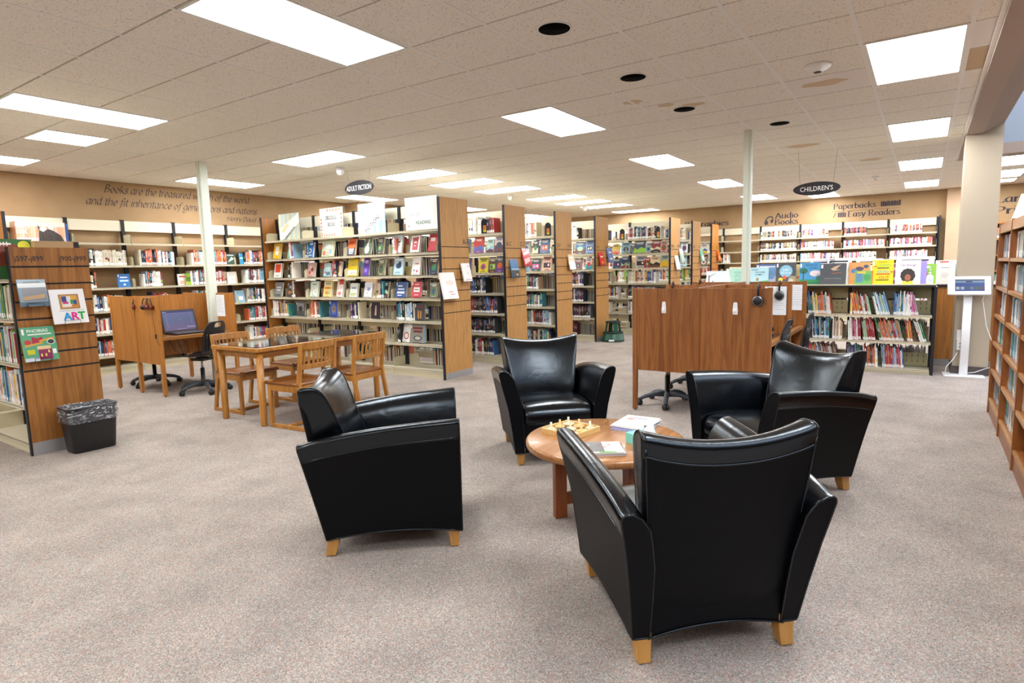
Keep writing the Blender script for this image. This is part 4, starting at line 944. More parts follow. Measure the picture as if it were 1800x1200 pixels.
# displays on the other ranges: (range, row, Y, w, h, colour, label)
OD = [(1, 1, 5.84, .19, .22, '2d6a9c', 'blue book with white curve, upper display row between A-B and B-C panels'), (1, 1, 5.58, .17, .24, 'd93426', 'bright red book, upper display row between A-B and B-C panels'), (1, 1, 5.36, .12, .2, 'bfe0cf', 'mint book, upper display row between A-B and B-C panels'),
      (1, 1, 5.2, .16, .24, 'e0d4d2', 'pale floral book beside the B-C panel'), (1, 2, 5.84, .2, .23, '5a5a86', 'dusky purple book, lower display row between A-B and B-C panels'), (1, 2, 5.5, .17, .23, 'e6dc2c', 'acid yellow book with pink drawing, left of the B-C panel'),
      (1, 2, 5.33, .13, .23, '5b3a26', 'brown autumn-coloured book left of the B-C panel'), (1, 2, 5.2, .14, .24, '4a4a4a', 'charcoal book right beside the B-C panel'),
      (2, 1, 5.68, .18, .22, '9aa6a6', 'silver book, upper display row between B-C and D-F panels'), (2, 1, 5.48, .1, .22, '35322f', 'black book, upper display row between B-C and D-F panels'), (2, 1, 5.3, .17, .24, '4b6b9a', 'steel blue book, upper display row left of D-F panel'),
      (2, 2, 5.7, .18, .23, '7a96c0', 'sky blue book, lower display row right of B-C panel'), (2, 2, 5.48, .17, .21, '3a4a52', 'dark slate book with rust base between B-C and D-F panels'), (2, 2, 5.26, .17, .24, 'e9b8a0', 'pink and orange book left of D-F panel'),
      (3, 1, 5.64, .16, .2, 'e6e9ee', 'white book with red figure right of D-F panel'), (3, 1, 5.4, .2, .22, '4f7aa8', 'mid blue book between D-F and H-J panels'), (3, 1, 5.2, .15, .24, '7f97c6', 'lilac blue book left of H-J panel'),
      (3, 2, 5.66, .16, .22, 'aab8c6', 'grey-blue book, lower display row right of D-F panel'), (3, 2, 5.44, .16, .2, '8a5a56', 'brown-red book, lower display row right of D-F panel'), (3, 2, 5.22, .13, .22, 'd9c2b8', 'pale pink book left of H-J panel'),
      (4, 1, 5.28, .16, .2, 'd9b83a', 'mustard book right of J-K lettering'), (4, 1, 5.06, .2, .23, '7fa6b0', 'teal landscape book on far display row'), (4, 1, 4.9, .12, .2, '6b4a42', 'brown book on far display row'), (4, 1, 4.76, .24, .24, '40546c', 'navy and white book on far display row'),
      (4, 1, 4.55, .18, .2, 'b5b5b0', 'grey open-looking book on far display row'), (4, 1, 4.42, .2, .24, '8a3a40', 'dark red striped book on far display row'), (4, 1, 4.26, .14, .22, 'c7a08c', 'tan leaning book on far display row'),
      (4, 2, 5.26, .16, .2, '35556b', 'dark teal book on lower far display row'), (4, 2, 5.08, .16, .24, '2f4566', 'navy book on lower far display row'), (4, 2, 4.74, .22, .24, 'bdbbb6', 'silver picture book on lower far display row'), (4, 2, 4.6, .13, .2, 'a02a2a', 'crimson book on lower far display row'),
      (4, 2, 4.44, .2, .22, 'ecd9b0', 'cream book with orange fan on lower far display row'), (4, 2, 4.24, .18, .24, 'a9bfae', 'sage book on lower far display row'),
      (5, 1, 4.46, .18, .24, '7da2b0', 'pale blue book between two farthest orange panels, upper'), (5, 1, 4.3, .14, .24, 'd8e6ea', 'white spine-like book between the far panels, upper'), (5, 2, 4.36, .22, .24, 'b5dbe6', 'light aqua book between the far panels, lower'),
      (6, 1, 4.3, .16, .22, 'e6e4de', 'white tilted book before the last oak panel'), (6, 2, 4.3, .16, .22, '8c7c66', 'tan tilted book before the last oak panel')]
for k, row, Y, w_, h_, bg, lb in OD:
    r = RANGES[k]; ye = 5.06 if k < 4 else 4.12; ns = 3 if k < 4 else 4
    L = ns*.91+.02
    display(r, L-(Y-ye), .05, LV[row], w_, h_, .028, bg, None, lb, .06, .2, seed=hash_(lb), group='books displayed face out on the farther ranges')
# black bookends with labels on top shelves
for k, Y, lb in ((1, 5.42, 'black arched bookend on top shelf left of the B-C panel'), (2, 5.2, 'black arched bookend on top shelf left of the D-F panel'), (4, 5.12, 'black arched bookend on far top shelf right of the H-J panel'), (4, 4.36, 'black arched bookend on far top shelf left of orange panel')):
    r = RANGES[k]; ye = 5.06 if k < 4 else 4.12; L = (3 if k < 4 else 4)*.91+.02
    p = r.matrix_basis @ Vector((L-(Y-ye), .02, LV[0]+.0008))
    e = thing('arched_bookend', lb, 'bookend', p, -pi/2+.5)
    MB().mat('black').prism([(-.05, 0), (.05, 0)] + [(.05*cos(a*pi/10), .16+.055*sin(a*pi/10)) for a in range(11)], 0, .004).box(-.05, 0, 0, .05, .1, .002).build('plate', e)
    MB().mat('print').color('d9803a').prism([(-.024, .03), (.024, .03), (.024, .12), (-.024, .12)], -.0012, 0).color('dcd23a').prism([(-.022, .02), (.022, .02), (.022, .05), (-.022, .05)], -.0022, -.0012).build('picture_label', e)
# books clipped to the slatwall end panels. front -y world
def clip(x, y, z, w, h, bg, spec, label, t=.02, tilt=.28, **k):
    r = display(None, x, y, z, w, h, t, bg, spec, label, 0, -tilt*-1, True, group='books clipped on slatwall end panels', **k)
    return r
# end panels face -Y (the camera); local -y is world -Y: no rotation
def slat_book(x, z, w, h, ypan, bg, spec, label, t=.018, seed=0, sticker=False, yaw=0):
    r = thing('displayed_book', label, 'book', (x, ypan, z), yaw, 'books clipped on slatwall end panels')
    tilt = -.22
    base = Matrix.Translation((0, -.085, .005)) @ Matrix.Rotation(tilt, 4, 'X') @ Matrix.Translation((-w/2, 0, 0))
    c = MB().mat('print_gloss'); c.M = base; c.color(bg); c.box(0, 0, 0, w, .002, h).box(0, t-.002, 0, w, t, h).box(0, .002, 0, .002, t-.002, h)
    art(c, w, h, -.0002, spec or gen_art(bg, seed), seed)
    if sticker: c.color('eef0f2'); c.poly([(.03*w, .78*h), (.1*w, .78*h), (.1*w, .95*h), (.03*w, .95*h)], -.006)
    c.build('cover', r)
    g = MB().mat('print'); g.M = base; g.color('e0d9c4').box(.003, .002, .003, w-.003, t-.002, h-.003); g.build('page_block', r)
    s = MB().mat('black_metal'); a = .055
    s.tube([(-a, -.098, .03), (-a, -.098, .0), (-a, -.001, .0), (-a, -.001, .12), (a, -.001, .12), (a, -.001, .0), (a, -.098, .0), (a, -.098, .03), (-a, -.098, .03)], .002, 5)
    s.box(-a-.01, -.0015, .11, a+.01, -.0, .14); s.build('wire_holder', r)
    return r
yp = 5.876
slat_book(1.84, 1.20, .185, .215, yp, '7f97a8', [('r', .0, .7, 1, .86, 'dfe6ea'), ('r', .12, .2, .95, .68, '7d7f88'), ('p', [(.1, .35), (.9, .45), (.9, .3), (.1, .22)], 'b5936a'), ('r', 0, 0, 1, .16, '51677a'), ('r', .2, .88, .8, .92, '5c6f5a')], 'glossy blue-grey landscape book clipped at upper left of j597 panel')
slat_book(2.075, 1.045, .245, .285, yp, 'f2f2f4', [('r', .24, .42, .82, .85, 'a5713c'), ('r', .28, .45, .78, .82, 'c69a5a'), ('r', .32, .48, .74, .79, 'e7e3da'), ('r', .32, .63, .46, .79, '3c3f8c'), ('r', .46, .63, .58, .79, 'dcdcd8'), ('r', .58, .66, .74, .79, 'd9a53a'), ('r', .56, .56, .66, .68, '2d8a55'), ('r', .66, .55, .74, .68, '2c3a8a'), ('r', .34, .57, .5, .63, 'c8357a'), ('r', .58, .48, .74, .55, 'c9772f'),
  ('t', "CHILDREN'S BOOK OF", .55, .355, .045, '5b5b60', 1.35), ('t', 'A', .40, .1, .3, '1f9ad6', 1, .035), ('t', 'R', .61, .105, .3, 'e0218a', 1, .035), ('t', 'T', .81, .11, .3, '1ea54c', 1, .035)], 'white square book lettered CHILDREN\'S BOOK OF ART clipped on j900 side')
slat_book(1.845, .765, .225, .275, yp, '5aa67e', [('t', 'PHOBIAS', .5, .84, .13, 'e9f4ee', 1, .01), ('r', .2, .76, .9, .8, 'dce9df'), ('e', .16, .56, .1, .07, 'c23b3b'), ('p', [(.28, .5), (.62, .56), (.6, .7), (.45, .66), (.3, .72)], 'a92f45'), ('p', [(.5, .55), (.95, .62), (.95, .68), (.5, .6)], 'e0a63c'), ('p', [(.05, .42), (.6, .5), (.6, .55), (.05, .48)], 'd9a64a'),
  ('e', .84, .54, .12, .08, 'dfe8e4'), ('e', .84, .54, .1, .065, '3c4a48'), ('r', .42, .03, .82, .35, '8c2c5a'), ('r', .4, .33, .8, .43, 'e3c89a'), ('r', .1, .2, .32, .34, 'c7c82c'), ('r', .84, .18, .95, .32, 'f2f4f4'), ('r', .0, .0, .42, .1, 'cdd3e2'), ('r', .47, .12, .52, .2, 'e8d060'), ('r', .6, .12, .65, .2, 'e8d060'), ('r', .7, .22, .75, .3, 'e8d060')], 'green picture book titled PHOBIAS clipped at lower left of j597 panel', sticker=True)
slat_book(5.93, 1.04, .27, .34, 5.026, 'f4f1f0', [('e', .55, .6, .3, .1, 'f3ddd6'), ('r', .35, .24, .7, .28, 'd8948c'), ('r', .45, .14, .8, .18, 'd8948c')], 'large white hardback clipped at left edge of the A-B panel', .03)
slat_book(6.28, 1.25, .17, .24, 5.026, 'f0efee', [('e', .6, .45, .1, .07, 'dcdcdc'), ('r', .7, .8, .8, .88, 'cf8a84')], 'small white book clipped at right side of the A-B panel')
slat_book(7.45, 1.27, .2, .27, 5.046, '4d7fb0', [('r', 0, 0, 1, .4, '2b3a44'), ('r', .0, .4, 1, .5, '8fb2cc'), ('e', .65, .15, .15, .05, 'd8a06a')], 'blue and black book clipped on the B-C panel')
slat_book(7.78, 1.43, .2, .27, 5.046, 'c8333f', [('p', [(.1, .1), (.9, .3), (.9, .5), (.1, .4)], 'eac8c8'), ('p', [(.1, .6), (.9, .75), (.9, .9), (.1, .75)], 'f0dede')], 'red and white book clipped at right edge of the B-C panel')
slat_book(9.2, 1.36, .2, .26, 5.046, 'd8b48c', [('r', 0, 0, 1, .35, '4a403a'), ('r', .2, .75, .8, .85, 'e9e4da')], 'orange-grey book clipped at right edge of the D-F panel')
slat_book(10.37, 1.42, .2, .25, 5.046, 'c8352c', [('r', .3, .1, .7, .3, 'e07a2c'), ('r', .2, .6, .8, .7, 'f0d0c8')], 'red book clipped on the H-J panel')
slat_book(10.75, 1.47, .22, .28, 5.046, '6b7cb0', [('r', .2, .2, .8, .3, 'd8d0c0'), ('r', .25, .65, .75, .75, 'e3e4ea')], 'blue-violet book clipped at right edge of the H-J panel')
slat_book(11.85, 1.3, .2, .28, 4.106, 'dddde8', [('r', .3, .2, .7, .26, 'a8a4c4')], 'pale lilac book clipped on first oak panel behind the carrels')
slat_book(12.1, 1.45, .2, .28, 4.106, '9ab0a8', [('r', 0, .6, 1, .9, 'd9dcd6')], 'grey-green book clipped at right edge of first oak panel behind the carrels')
slat_book(13.45, 1.45, .18, .27, 4.106, '7fc2b0', [('r', .3, .1, 1, .5, 'e9f0ee')], 'aqua and white book clipped on second oak panel behind the carrels')
slat_book(14.78, 1.45, .2, .26, 4.106, 'e0602a', [('r', .2, .2, .6, .5, 'f0a070')], 'bright orange book clipped on the farthest orange panel')
# acrylic poster holders on the nearest range
def poster(Y, w, h, spec, bg, label, yaw=0):
    p = R1.matrix_basis @ Vector((X1(Y), .09, 1.9308))
    r = thing('poster_holder', label, 'poster', p, -pi/2+yaw)
    c = MB().mat('acrylic'); c.box(-w/2-.012, .004, 0, w/2+.012, .0075, h+.012).box(-w/2-.012, 0.004, 0, w/2+.012, .09, .003).build('acrylic_stand', r)
    q = MB().mat('print').color(bg); q.box(-w/2, .001, .006, w/2, .0035, h+.006)
    q.M = Matrix.Translation((-w/2, 0, .006)); art(q, w, h, .0006, spec, 3); q.build('poster_sheet', r)
def stripes(c1, c2, seed):
    rn = random.Random(seed); s = []
    for k in range(9):
        x = k*.115+rn.uniform(-.01, .02); s.append(('p', [(x, 0), (x+.05, 0), (x-.05, 1), (x-.1, 1)] if 0 else [(x, 0), (x+.045, 0), (x+.045, 1), (x, 1)], c1 if k % 2 else c2))
    return s
band = [('p', [(0, .05), (0, .42), (1, 1.0), (1, .62), (.2, .05)], 'f4f4f2')]
poster(8.19, .50, .40, [s for s in stripes('b9cfc9', 'e6dfae', 1)] + band + [('t', 'NEW', .34, .38, .24, 'e6c850', .9, .02, .55), ('t', 'NON-FICTION', .53, .2, .13, '2a2828', .95, .015, .62)], 'cdd8d2', 'poster reading NEW NON-FICTION, leftmost on the nearest range')
oj = 'd88a5a'
poster(7.2, .50, .41, [('r', .02, .1+k*.12, .09, .17+k*.12, oj) for k in range(5)] + [('r', .9, .3+k*.14, .98, .38+k*.14, oj) for k in range(4)] + [('p', [(.3+k*.13, .88), (.36+k*.13, .88), (.4+k*.13, .97), (.34+k*.13, .97)], oj) for k in range(5)] + [('p', [(.02+k*.11, .02), (.07+k*.11, .02), (.11+k*.11, .1), (.05+k*.11, .1)], oj) for k in range(6)] +
  [('t', 'DELICIOUS', .5, .6, .19, '4a4b50', .62, .012), ('t', 'BOOKS', .52, .36, .2, '4a4b50', .62, .012), ('r', .35, .27, .7, .275, 'd0d0d0')], 'f6f5f3', 'white poster reading DELICIOUS BOOKS with orange border marks')
poster(6.36, .52, .41, [s for s in stripes('8fd3e6', 'f2efd0', 2)] + [('p', [(0, .02), (0, .45), (.62, 1.0), (1, 1.0), (1, .55), (.3, .02)], 'f8f8f7'), ('t', 'NEW', .32, .5, .2, 'f3eccb', .9, .02, .6), ('t', 'FICTION', .55, .25, .21, '2c2a30', 1, .02, .62)], '9fd8ea', 'blue striped poster reading NEW FICTION')
poster(5.44, .55, .42, [('t', 'Holly', .3, .62, .2, 'eadfdf', .8), ('t', '& jolly', .32, .42, .2, 'd8a8b4', .8), ('t', 'READING', .56, .17, .15, '4f7a68', .95, .02), ('e', .1, .13, .02, .03, 'c0505a')], 'f6f6f6', 'white poster reading Holly jolly READING beside the A-B panel')
# books on top of the low picture-book unit
LOWG = 'picture books displayed on top of the low bookcase'
def TL(Y, w, h, bg, spec, label, yo=.17, z=1.0955, yaw=0, t=.012, sticker=False):
    display(UL, X_(Y), yo, z, w, h, t, bg, spec, label, yaw, .14, False, group=LOWG, sticker=sticker)
TL(2.49, .28, .2, 'd5e2f0', [('r', .1, 0, .17, .7, '8a7568'), ('p', [(.14, .55), (.5, .85), (.52, .88), (.14, .62)], '8a7568'), ('r', 0, 0, 1, .07, 'b9cc8a'), ('e', .34, .2, .05, .1, '7f8a9a')], 'pale blue landscape picture book with bare tree, leftmost on low bookcase')
TL(2.22, .26, .23, 'a9d6c6', [('p', [(0, 0), (.3, 0), (.1, 1), (0, 1)], 'e2ede6'), ('t', 'POOR', .62, .68, .2, '5fa08c', .7), ('t', 'LITTLE', .62, .46, .2, '5fa08c', .7), ('t', 'GUY', .62, .22, .24, '5fa08c', .8)], 'mint picture book reading POOR LITTLE GUY left of the post')
TL(1.91, .26, .24, 'b3dbe8', [('p', [(0, 0), (1, 0), (1, .24), (.6, .2), (.2, .1), (0, 0)], '5aa43c'), ('t', 'WHEN', .3, .82, .12, '2b5a78', 1, .01), ('t', 'THE STORM', .55, .68, .11, '2b5a78', .9, .01), ('t', 'COMES', .5, .54, .12, '2b5a78', 1, .01), ('e', .45, .3, .07, .1, 'b08a5c')], 'pale blue picture book reading WHEN THE STORM COMES')
TL(1.73, .16, .24, 'b8c6dc', [('p', [(0, .35), (.5, .3), (.6, 1), (0, 1)], '6f9ccc'), ('p', [(.5, .3), (1, .8), (1, 1), (.5, 1)], '6f9ccc')], 'blue and cream picture book half hidden beside the storm book', .2)
TL(1.56, .25, .30, '4c5058', [('e', .5, .6, .33, .28, '8cc4e0'), ('t', 'JUST', .5, .62, .13, 'f4f4f4', 1, .02), ('t', 'BECAUSE', .5, .49, .1, 'e9f2f6', 1, .01), ('e', .25, .22, .11, .09, 'e9d83a'), ('e', .45, .32, .1, .09, 'e8623a'), ('p', [(.6, 0), (.64, .3), (.75, .38), (1, .38), (1, 0)], 'a09584'), ('e', .78, .14, .12, .12, 'cfcabb')], 'dark grey picture book reading JUST BECAUSE with blue circle', sticker=True)
TL(1.415, .1, .27, 'efd9a0', [('r', .1, .3, .8, .4, 'd98a3a')], 'cream and orange picture book edge between JUST BECAUSE and the pine cover', .22)
TL(1.265, .25, .29, '4a98cc', [('r', 0, 0, 1, .22, '2f8a5c'), ('r', .0, 0, 1, .1, '237a4c'), ('e', .78, .5, .28, .14, 'e8dbe2'), ('e', .2, .62, .2, .13, '2f6f5a'), ('r', .18, .2, .22, .6, '3c3a34'), ('p', [(.82, .22), (.86, .5), (.9, .22)], '2f6f5a'), ('p', [(.9, .22), (.94, .55), (.98, .22)], '2f6f5a'), ('t', 'WHAT IS', .55, .84, .12, '223a56', 1), ('t', 'LOVE?', .66, .7, .13, '223a56', 1)], 'blue picture book reading WHAT IS LOVE? with white cloud shape', sticker=True)
TL(.98, .3, .27, '4d5056', [('p', [(.4, .75), (.55, .85), (.8, .95), (.6, .72), (.78, .7), (.5, .66)], 'c8a888'), ('p', [(.4, .55), (.8, .6), (.85, .55), (.5, .5)], '8a5a4c'), ('t', 'NIGHTSONG', .5, .25, .1, '8c8f94', 1.2)], 'dark grey picture book with tan bird, reading NIGHTSONG', .1, sticker=True)
TL(.79, .1, .27, 'e6e6e4', [('r', .2, .6, .9, .8, 'c2b08c')], 'white picture book half hidden right of the dark bird cover', .21)
TL(.69, .24, .28, 'e09a5c', [('e', .5, .7, .2, .1, '5a4a5c'), ('e', .75, .4, .12, .12, 'b8562c'), ('e', .25, .6, .15, .1, '5d7fae'), ('e', .8, .8, .12, .08, '4c5a7a')], 'orange picture book with blue birds behind the small green one', .2)
TL(.63, .2, .17, '6db05c', [('r', .08, .15, .45, .8, '5a86a8'), ('r', .15, .8, .6, .95, 'd9c04a'), ('e', .7, .5, .2, .25, '4c9a5a'), ('r', .92, 0, 1, 1, 'e0722c')], 'small green and orange picture book in front of orange cover', .07)
TL(.43, .23, .30, 'f2d20e', [('t', 'ODD', .6, .72, .16, '63b54a', 1.1, .02), ('t', 'DOG', .52, .47, .16, '3aa0b8', 1.1, .02), ('t', 'OUT', .58, .22, .16, 'd8402c', 1.1, .02), ('r', .25, .65, .8, .685, '26242a'), ('r', .2, .4, .85, .44, 'c8302c'), ('r', .2, .15, .8, .19, '26242a'), ('r', .1, .72, .25, .75, 'c8302c'), ('r', .85, .48, .98, .52, 'c8302c'), ('r', .3, .9, .7, .93, 'b08a20')], 'bright yellow picture book reading ODD DOG OUT', .1, sticker=True)
TL(.28, .11, .25, '7c3f78', [('e', .4, .25, .25, .1, 'b9a8a0'), ('e', .6, .5, .25, .1, 'b9a8a0'), ('e', .4, .75, .25, .1, 'b9a8a0')], 'purple picture book with dots right of the yellow one', .2)
hair = [('e', .5+.2*cos(a), .36+.2*sin(a), .1, .1, '2a1d18') for a in [k*.55 for k in range(12)]]
TL(.165, .26, .29, 'e4e2e0', hair + [('e', .5, .37, .24, .22, '2a1d18'), ('e', .5, .27, .12, .14, '9c5c3c'), ('e', .45, .3, .018, .01, '1c1210'), ('e', .55, .3, .018, .01, '1c1210'), ('e', .5, .2, .035, .012, '7a3228'), ('p', [(.28, 0), (.3, .1), (.4, .13), (.5, .08), (.6, .13), (.7, .1), (.72, 0)], 'ecd22a'), ('t', 'I Am Enough', .5, .76, .12, '8a4a8c', .9, 0)], 'white picture book reading I Am Enough with curly-haired child', .1, sticker=True)
TL(.01, .07, .28, '9a8ad6', [('r', .0, .0, .2, 1, '8474c8')], 'lilac picture book edge beside the curly-haired child cover', .14)
TL(-.045, .15, .24, '84b83a', [('r', .25, .78, .6, .9, 'd8dcc8'), ('r', .25, .2, .4, .6, 'cc4a2c'), ('e', .32, .68, .05, .05, '8a5a3c')], 'lime green picture book behind the sanitizer bottle', .2)
for k, (Y, w_, h_, bg) in enumerate(((1.85, .3, .28, '5a6a9c'), (1.15, .3, .33, 'd9d4dc'), (.95, .3, .34, 'e9e9ea'), (.6, .3, .32, 'dfe4ee'), (.1, .4, .33, 'f0ecea'), (2.25, .25, .25, 'd8c8a8'))):
    display(UL, X_(Y), .43, 1.0955, w_, h_, .012, bg, None, ['indigo', 'pale lilac', 'white', 'bluish white', 'wide off-white', 'sandy'][k]+' picture book standing in the rear row on the low bookcase', 0, .1, False, group=LOWG, seed=k)
for k, (lx, w_, h_, bg, lb) in enumerate(((.1, .22, .26, 'ece8e0', 'cream picture book on the low bookcase behind the column'), (.27, .16, .26, '9cc4cc', 'pale teal picture book left of the column'), (.42, .14, .26, 'aab6c4', 'grey-blue picture book touching the column'))):
    display(U2, lx, .1, 1.0605, w_, h_, .012, bg, [('e', .5, .45, .2, .15, 'd9d6d0'), ('r', .3, .8, .7, .84, '9a9a9c')], lb, -.15, .1, False, group='picture books by the column', seed=k+40)
for k, (lx, lb) in enumerate(((.12, 'white picture book in rear row left of the column'), (.36, 'tall white picture book with dark title, rear row at column'))):
    display(U2, lx, .3, 1.0605, .24, .31, .012, 'e8e6e2', [('r', .2, .9, .6, .96, 'c8503c' if k == 0 else '3a3a3e')], lb, 0, .1, False, group='picture books by the column', seed=k+60)
# sanitizer bottle
sb = thing('pump_bottle', 'clear white hand sanitizer pump bottle on right end of low bookcase', 'bottle', UL.matrix_basis @ Vector((X_(-.06), .05, 1.0956)))
MB().mat('white_gloss').lathe([(.0, 0), (.033, 0), (.036, .01), (.036, .085), (.03, .1), (.014, .11), (.013, .12)], 24).build('bottle', sb)
MB().mat('print').color('dfe6f0').lathe([(.0365, .02), (.0365, .075)], 24, caps=False).build('paper_label', sb)
MB().mat('white').lathe([(.016, .12), (.016, .135), (.006, .14), (.006, .165)], 16).box(-.045, -.008, .165, .012, .008, .178).build('pump', sb)
# left wall face-out books
WD = [(1, 2, .75, .17, .2, '2a6fb4', 'blue book standing face out on left wall shelf', [('r', .2, .7, .8, .78, 'e6eef6'), ('r', .15, .42, .85, .55, 'bfe0ee'), ('e', .5, .2, .1, .07, 'e6eef6')]),
      (2, 2, .9, .15, .18, 'f0e6dc', 'white book with red picture face out on left wall shelf', [('r', .15, .7, .85, .82, 'b8402c'), ('r', .2, .1, .85, .4, 'e9a98c')]),
      (4, 1, -.13, .19, .19, '2c4a3c', 'dark green book with white drawing face out right of the post', [('p', [(.2, .2), (.8, .5), (.6, .7)], 'dfe8e0'), ('r', .2, .8, .8, .88, 'dfe8e0')]),
      (4, 2, -.13, .18, .2, 'e3e0d6', 'pale cream book face out right of the post', [('r', .2, .7, .8, .76, 'b8b4a4'), ('e', .5, .35, .15, .1, 'd0ccbc')]),
      (3, 2, .02, .16, .19, '9ac42c', 'lime green book at left end of a wall shelf by the post', [('r', .2, .3, .8, .7, '5a7a1c')]),
      (4, 3, .0, .18, .21, '8ab4cc', 'light blue book face out above the carrel corner', [('r', .2, .2, .8, .5, 'e6eef0')]),
      (4, 1, .09, .07, .2, '2f8fb8', 'teal blue book end at fifth wall section', [('r', .1, .5, .9, .6, 'c8e0e8')])]
for s, l, f, w_, h_, bg, lb, sp_ in WD:
    a, b = WL[s], WL[s+1]; z = [1.925, 1.595, 1.272, .935, .605][l]
    display(UW, a+(b-a)*f+.05, .05, z, w_, h_, .02, bg, sp_, lb, 0, .12, False, group='face-out books on the left wall shelves')
# thick set of encyclopedia volumes with an eagle picture running across the spines
EN = 18
for k in range(EN):
    o = MB().mat('print_gloss'); c = ['e6a77e', 'e3b496', 'e8bb9e', 'e0a088'][k % 4]; t_ = .031
    o.color(c).box(0, 0, 0, t_-.0015, .2, .26); o.color('f0d8c8').poly([(0, .2), (t_-.0015, .2), (t_-.0015, .26), (0, .26)], -.0004)
    x0 = k*t_
    o.color('e9c2c6').poly([(0, 0), (t_-.0015, 0), (t_-.0015, .05), (0, .05)], -.0004)
    def clipx(pts, y, col):
        P = [(a-x0, b) for a, b in pts]
        for lim, sgn in ((0, 1), (t_-.0015, -1)):
            Q = []
            for i in range(len(P)):
                a, b = P[i], P[(i+1) % len(P)]; ia = (a[0]-lim)*sgn >= 0; ib = (b[0]-lim)*sgn >= 0
                if ia: Q.append(a)
                if ia != ib:
                    f = (lim-a[0])/(b[0]-a[0]); Q.append((lim, a[1]+f*(b[1]-a[1])))
            P = Q
            if len(P) < 3: return
        o.color(col); o.poly(P, y)
    clipx([(.24, .0), (.54, .0), (.5, .09), (.4, .16), (.33, .17), (.27, .14), (.26, .2), (.24, .22), (.25, .12)], -.0008, '3f3836')
    clipx([(.255, .16), (.29, .2), (.33, .2), (.34, .16), (.3, .13)], -.0012, 'f0eeea'); clipx([(.36, .18), (.38, .22), (.42, .2), (.41, .15)], -.0012, 'f0eeea')
    clipx([(.25, .15), (.22, .13), (.26, .13)], -.0014, 'e09030')
    nm = 'WORLDBOOK'
    if k < 5: o.color('f6e9e4'); o.text('WORLD'[k], .08, t_/2, .17, -.0016, 'C', .5, .02)
    if k < 4: o.color('f6e9e4'); o.text('BOOK'[k], .08, t_/2, .1, -.0016, 'C', .5, .02)
    b_ = o.build('encyclopedia_volume'); b_.location = (3.02+x0, 9.88, 1.9256)
    tag(b_, '%s encyclopedia volume from left, in the peach set with an eagle picture' % ordn(k), 'book', 'peach encyclopedia set on the top wall shelf')
b_ = MB().mat('print').color('2b4a8c').box(0, 0, 0, .03, .2, .25).build('encyclopedia_volume'); b_.location = (3.02+EN*.031+.002, 9.88, 1.9256); tag(b_, 'single dark blue volume closing the peach encyclopedia set', 'book')
# football book and box on the left unit
display(None, 1.70, 5.99, 1.4205, .46, .315, .02, '2f6a35', [('e', .5, .62, .46, .3, '7c3a28'), ('r', .3, .86, .7, .9, 'f0f0ee')] + [('r', .32+k*.045, .83, .335+k*.045, .93, 'f0f0ee') for k in range(8)] + [('e', .88, .84, .09, .12, 'd8d83a'), ('p', [(.05, .1), (.5, 0), (.5, .12), (.1, .3)], '245428'), ('e', .3, .2, .08, .08, 'dcdcdc')], 'large green football book standing behind the j597 panel top', 0, .05, False, sticker=False)
bx = thing('storage_box', 'tan wooden box with black end on top of the j900 side of left unit', 'box', (2.06, 6.02, 1.6555))
MB().mat('print').color('b89c70').box(-.14, -.1, 0, .13, .12, .062).build('box_body', bx); MB().mat('black').box(.13, -.1, 0, .17, .12, .062).build('end_cap', bx)
MB().mat('print').color('cdb88c').box(-.145, -.105, .062, .13, .12, .066).build('lid', bx)
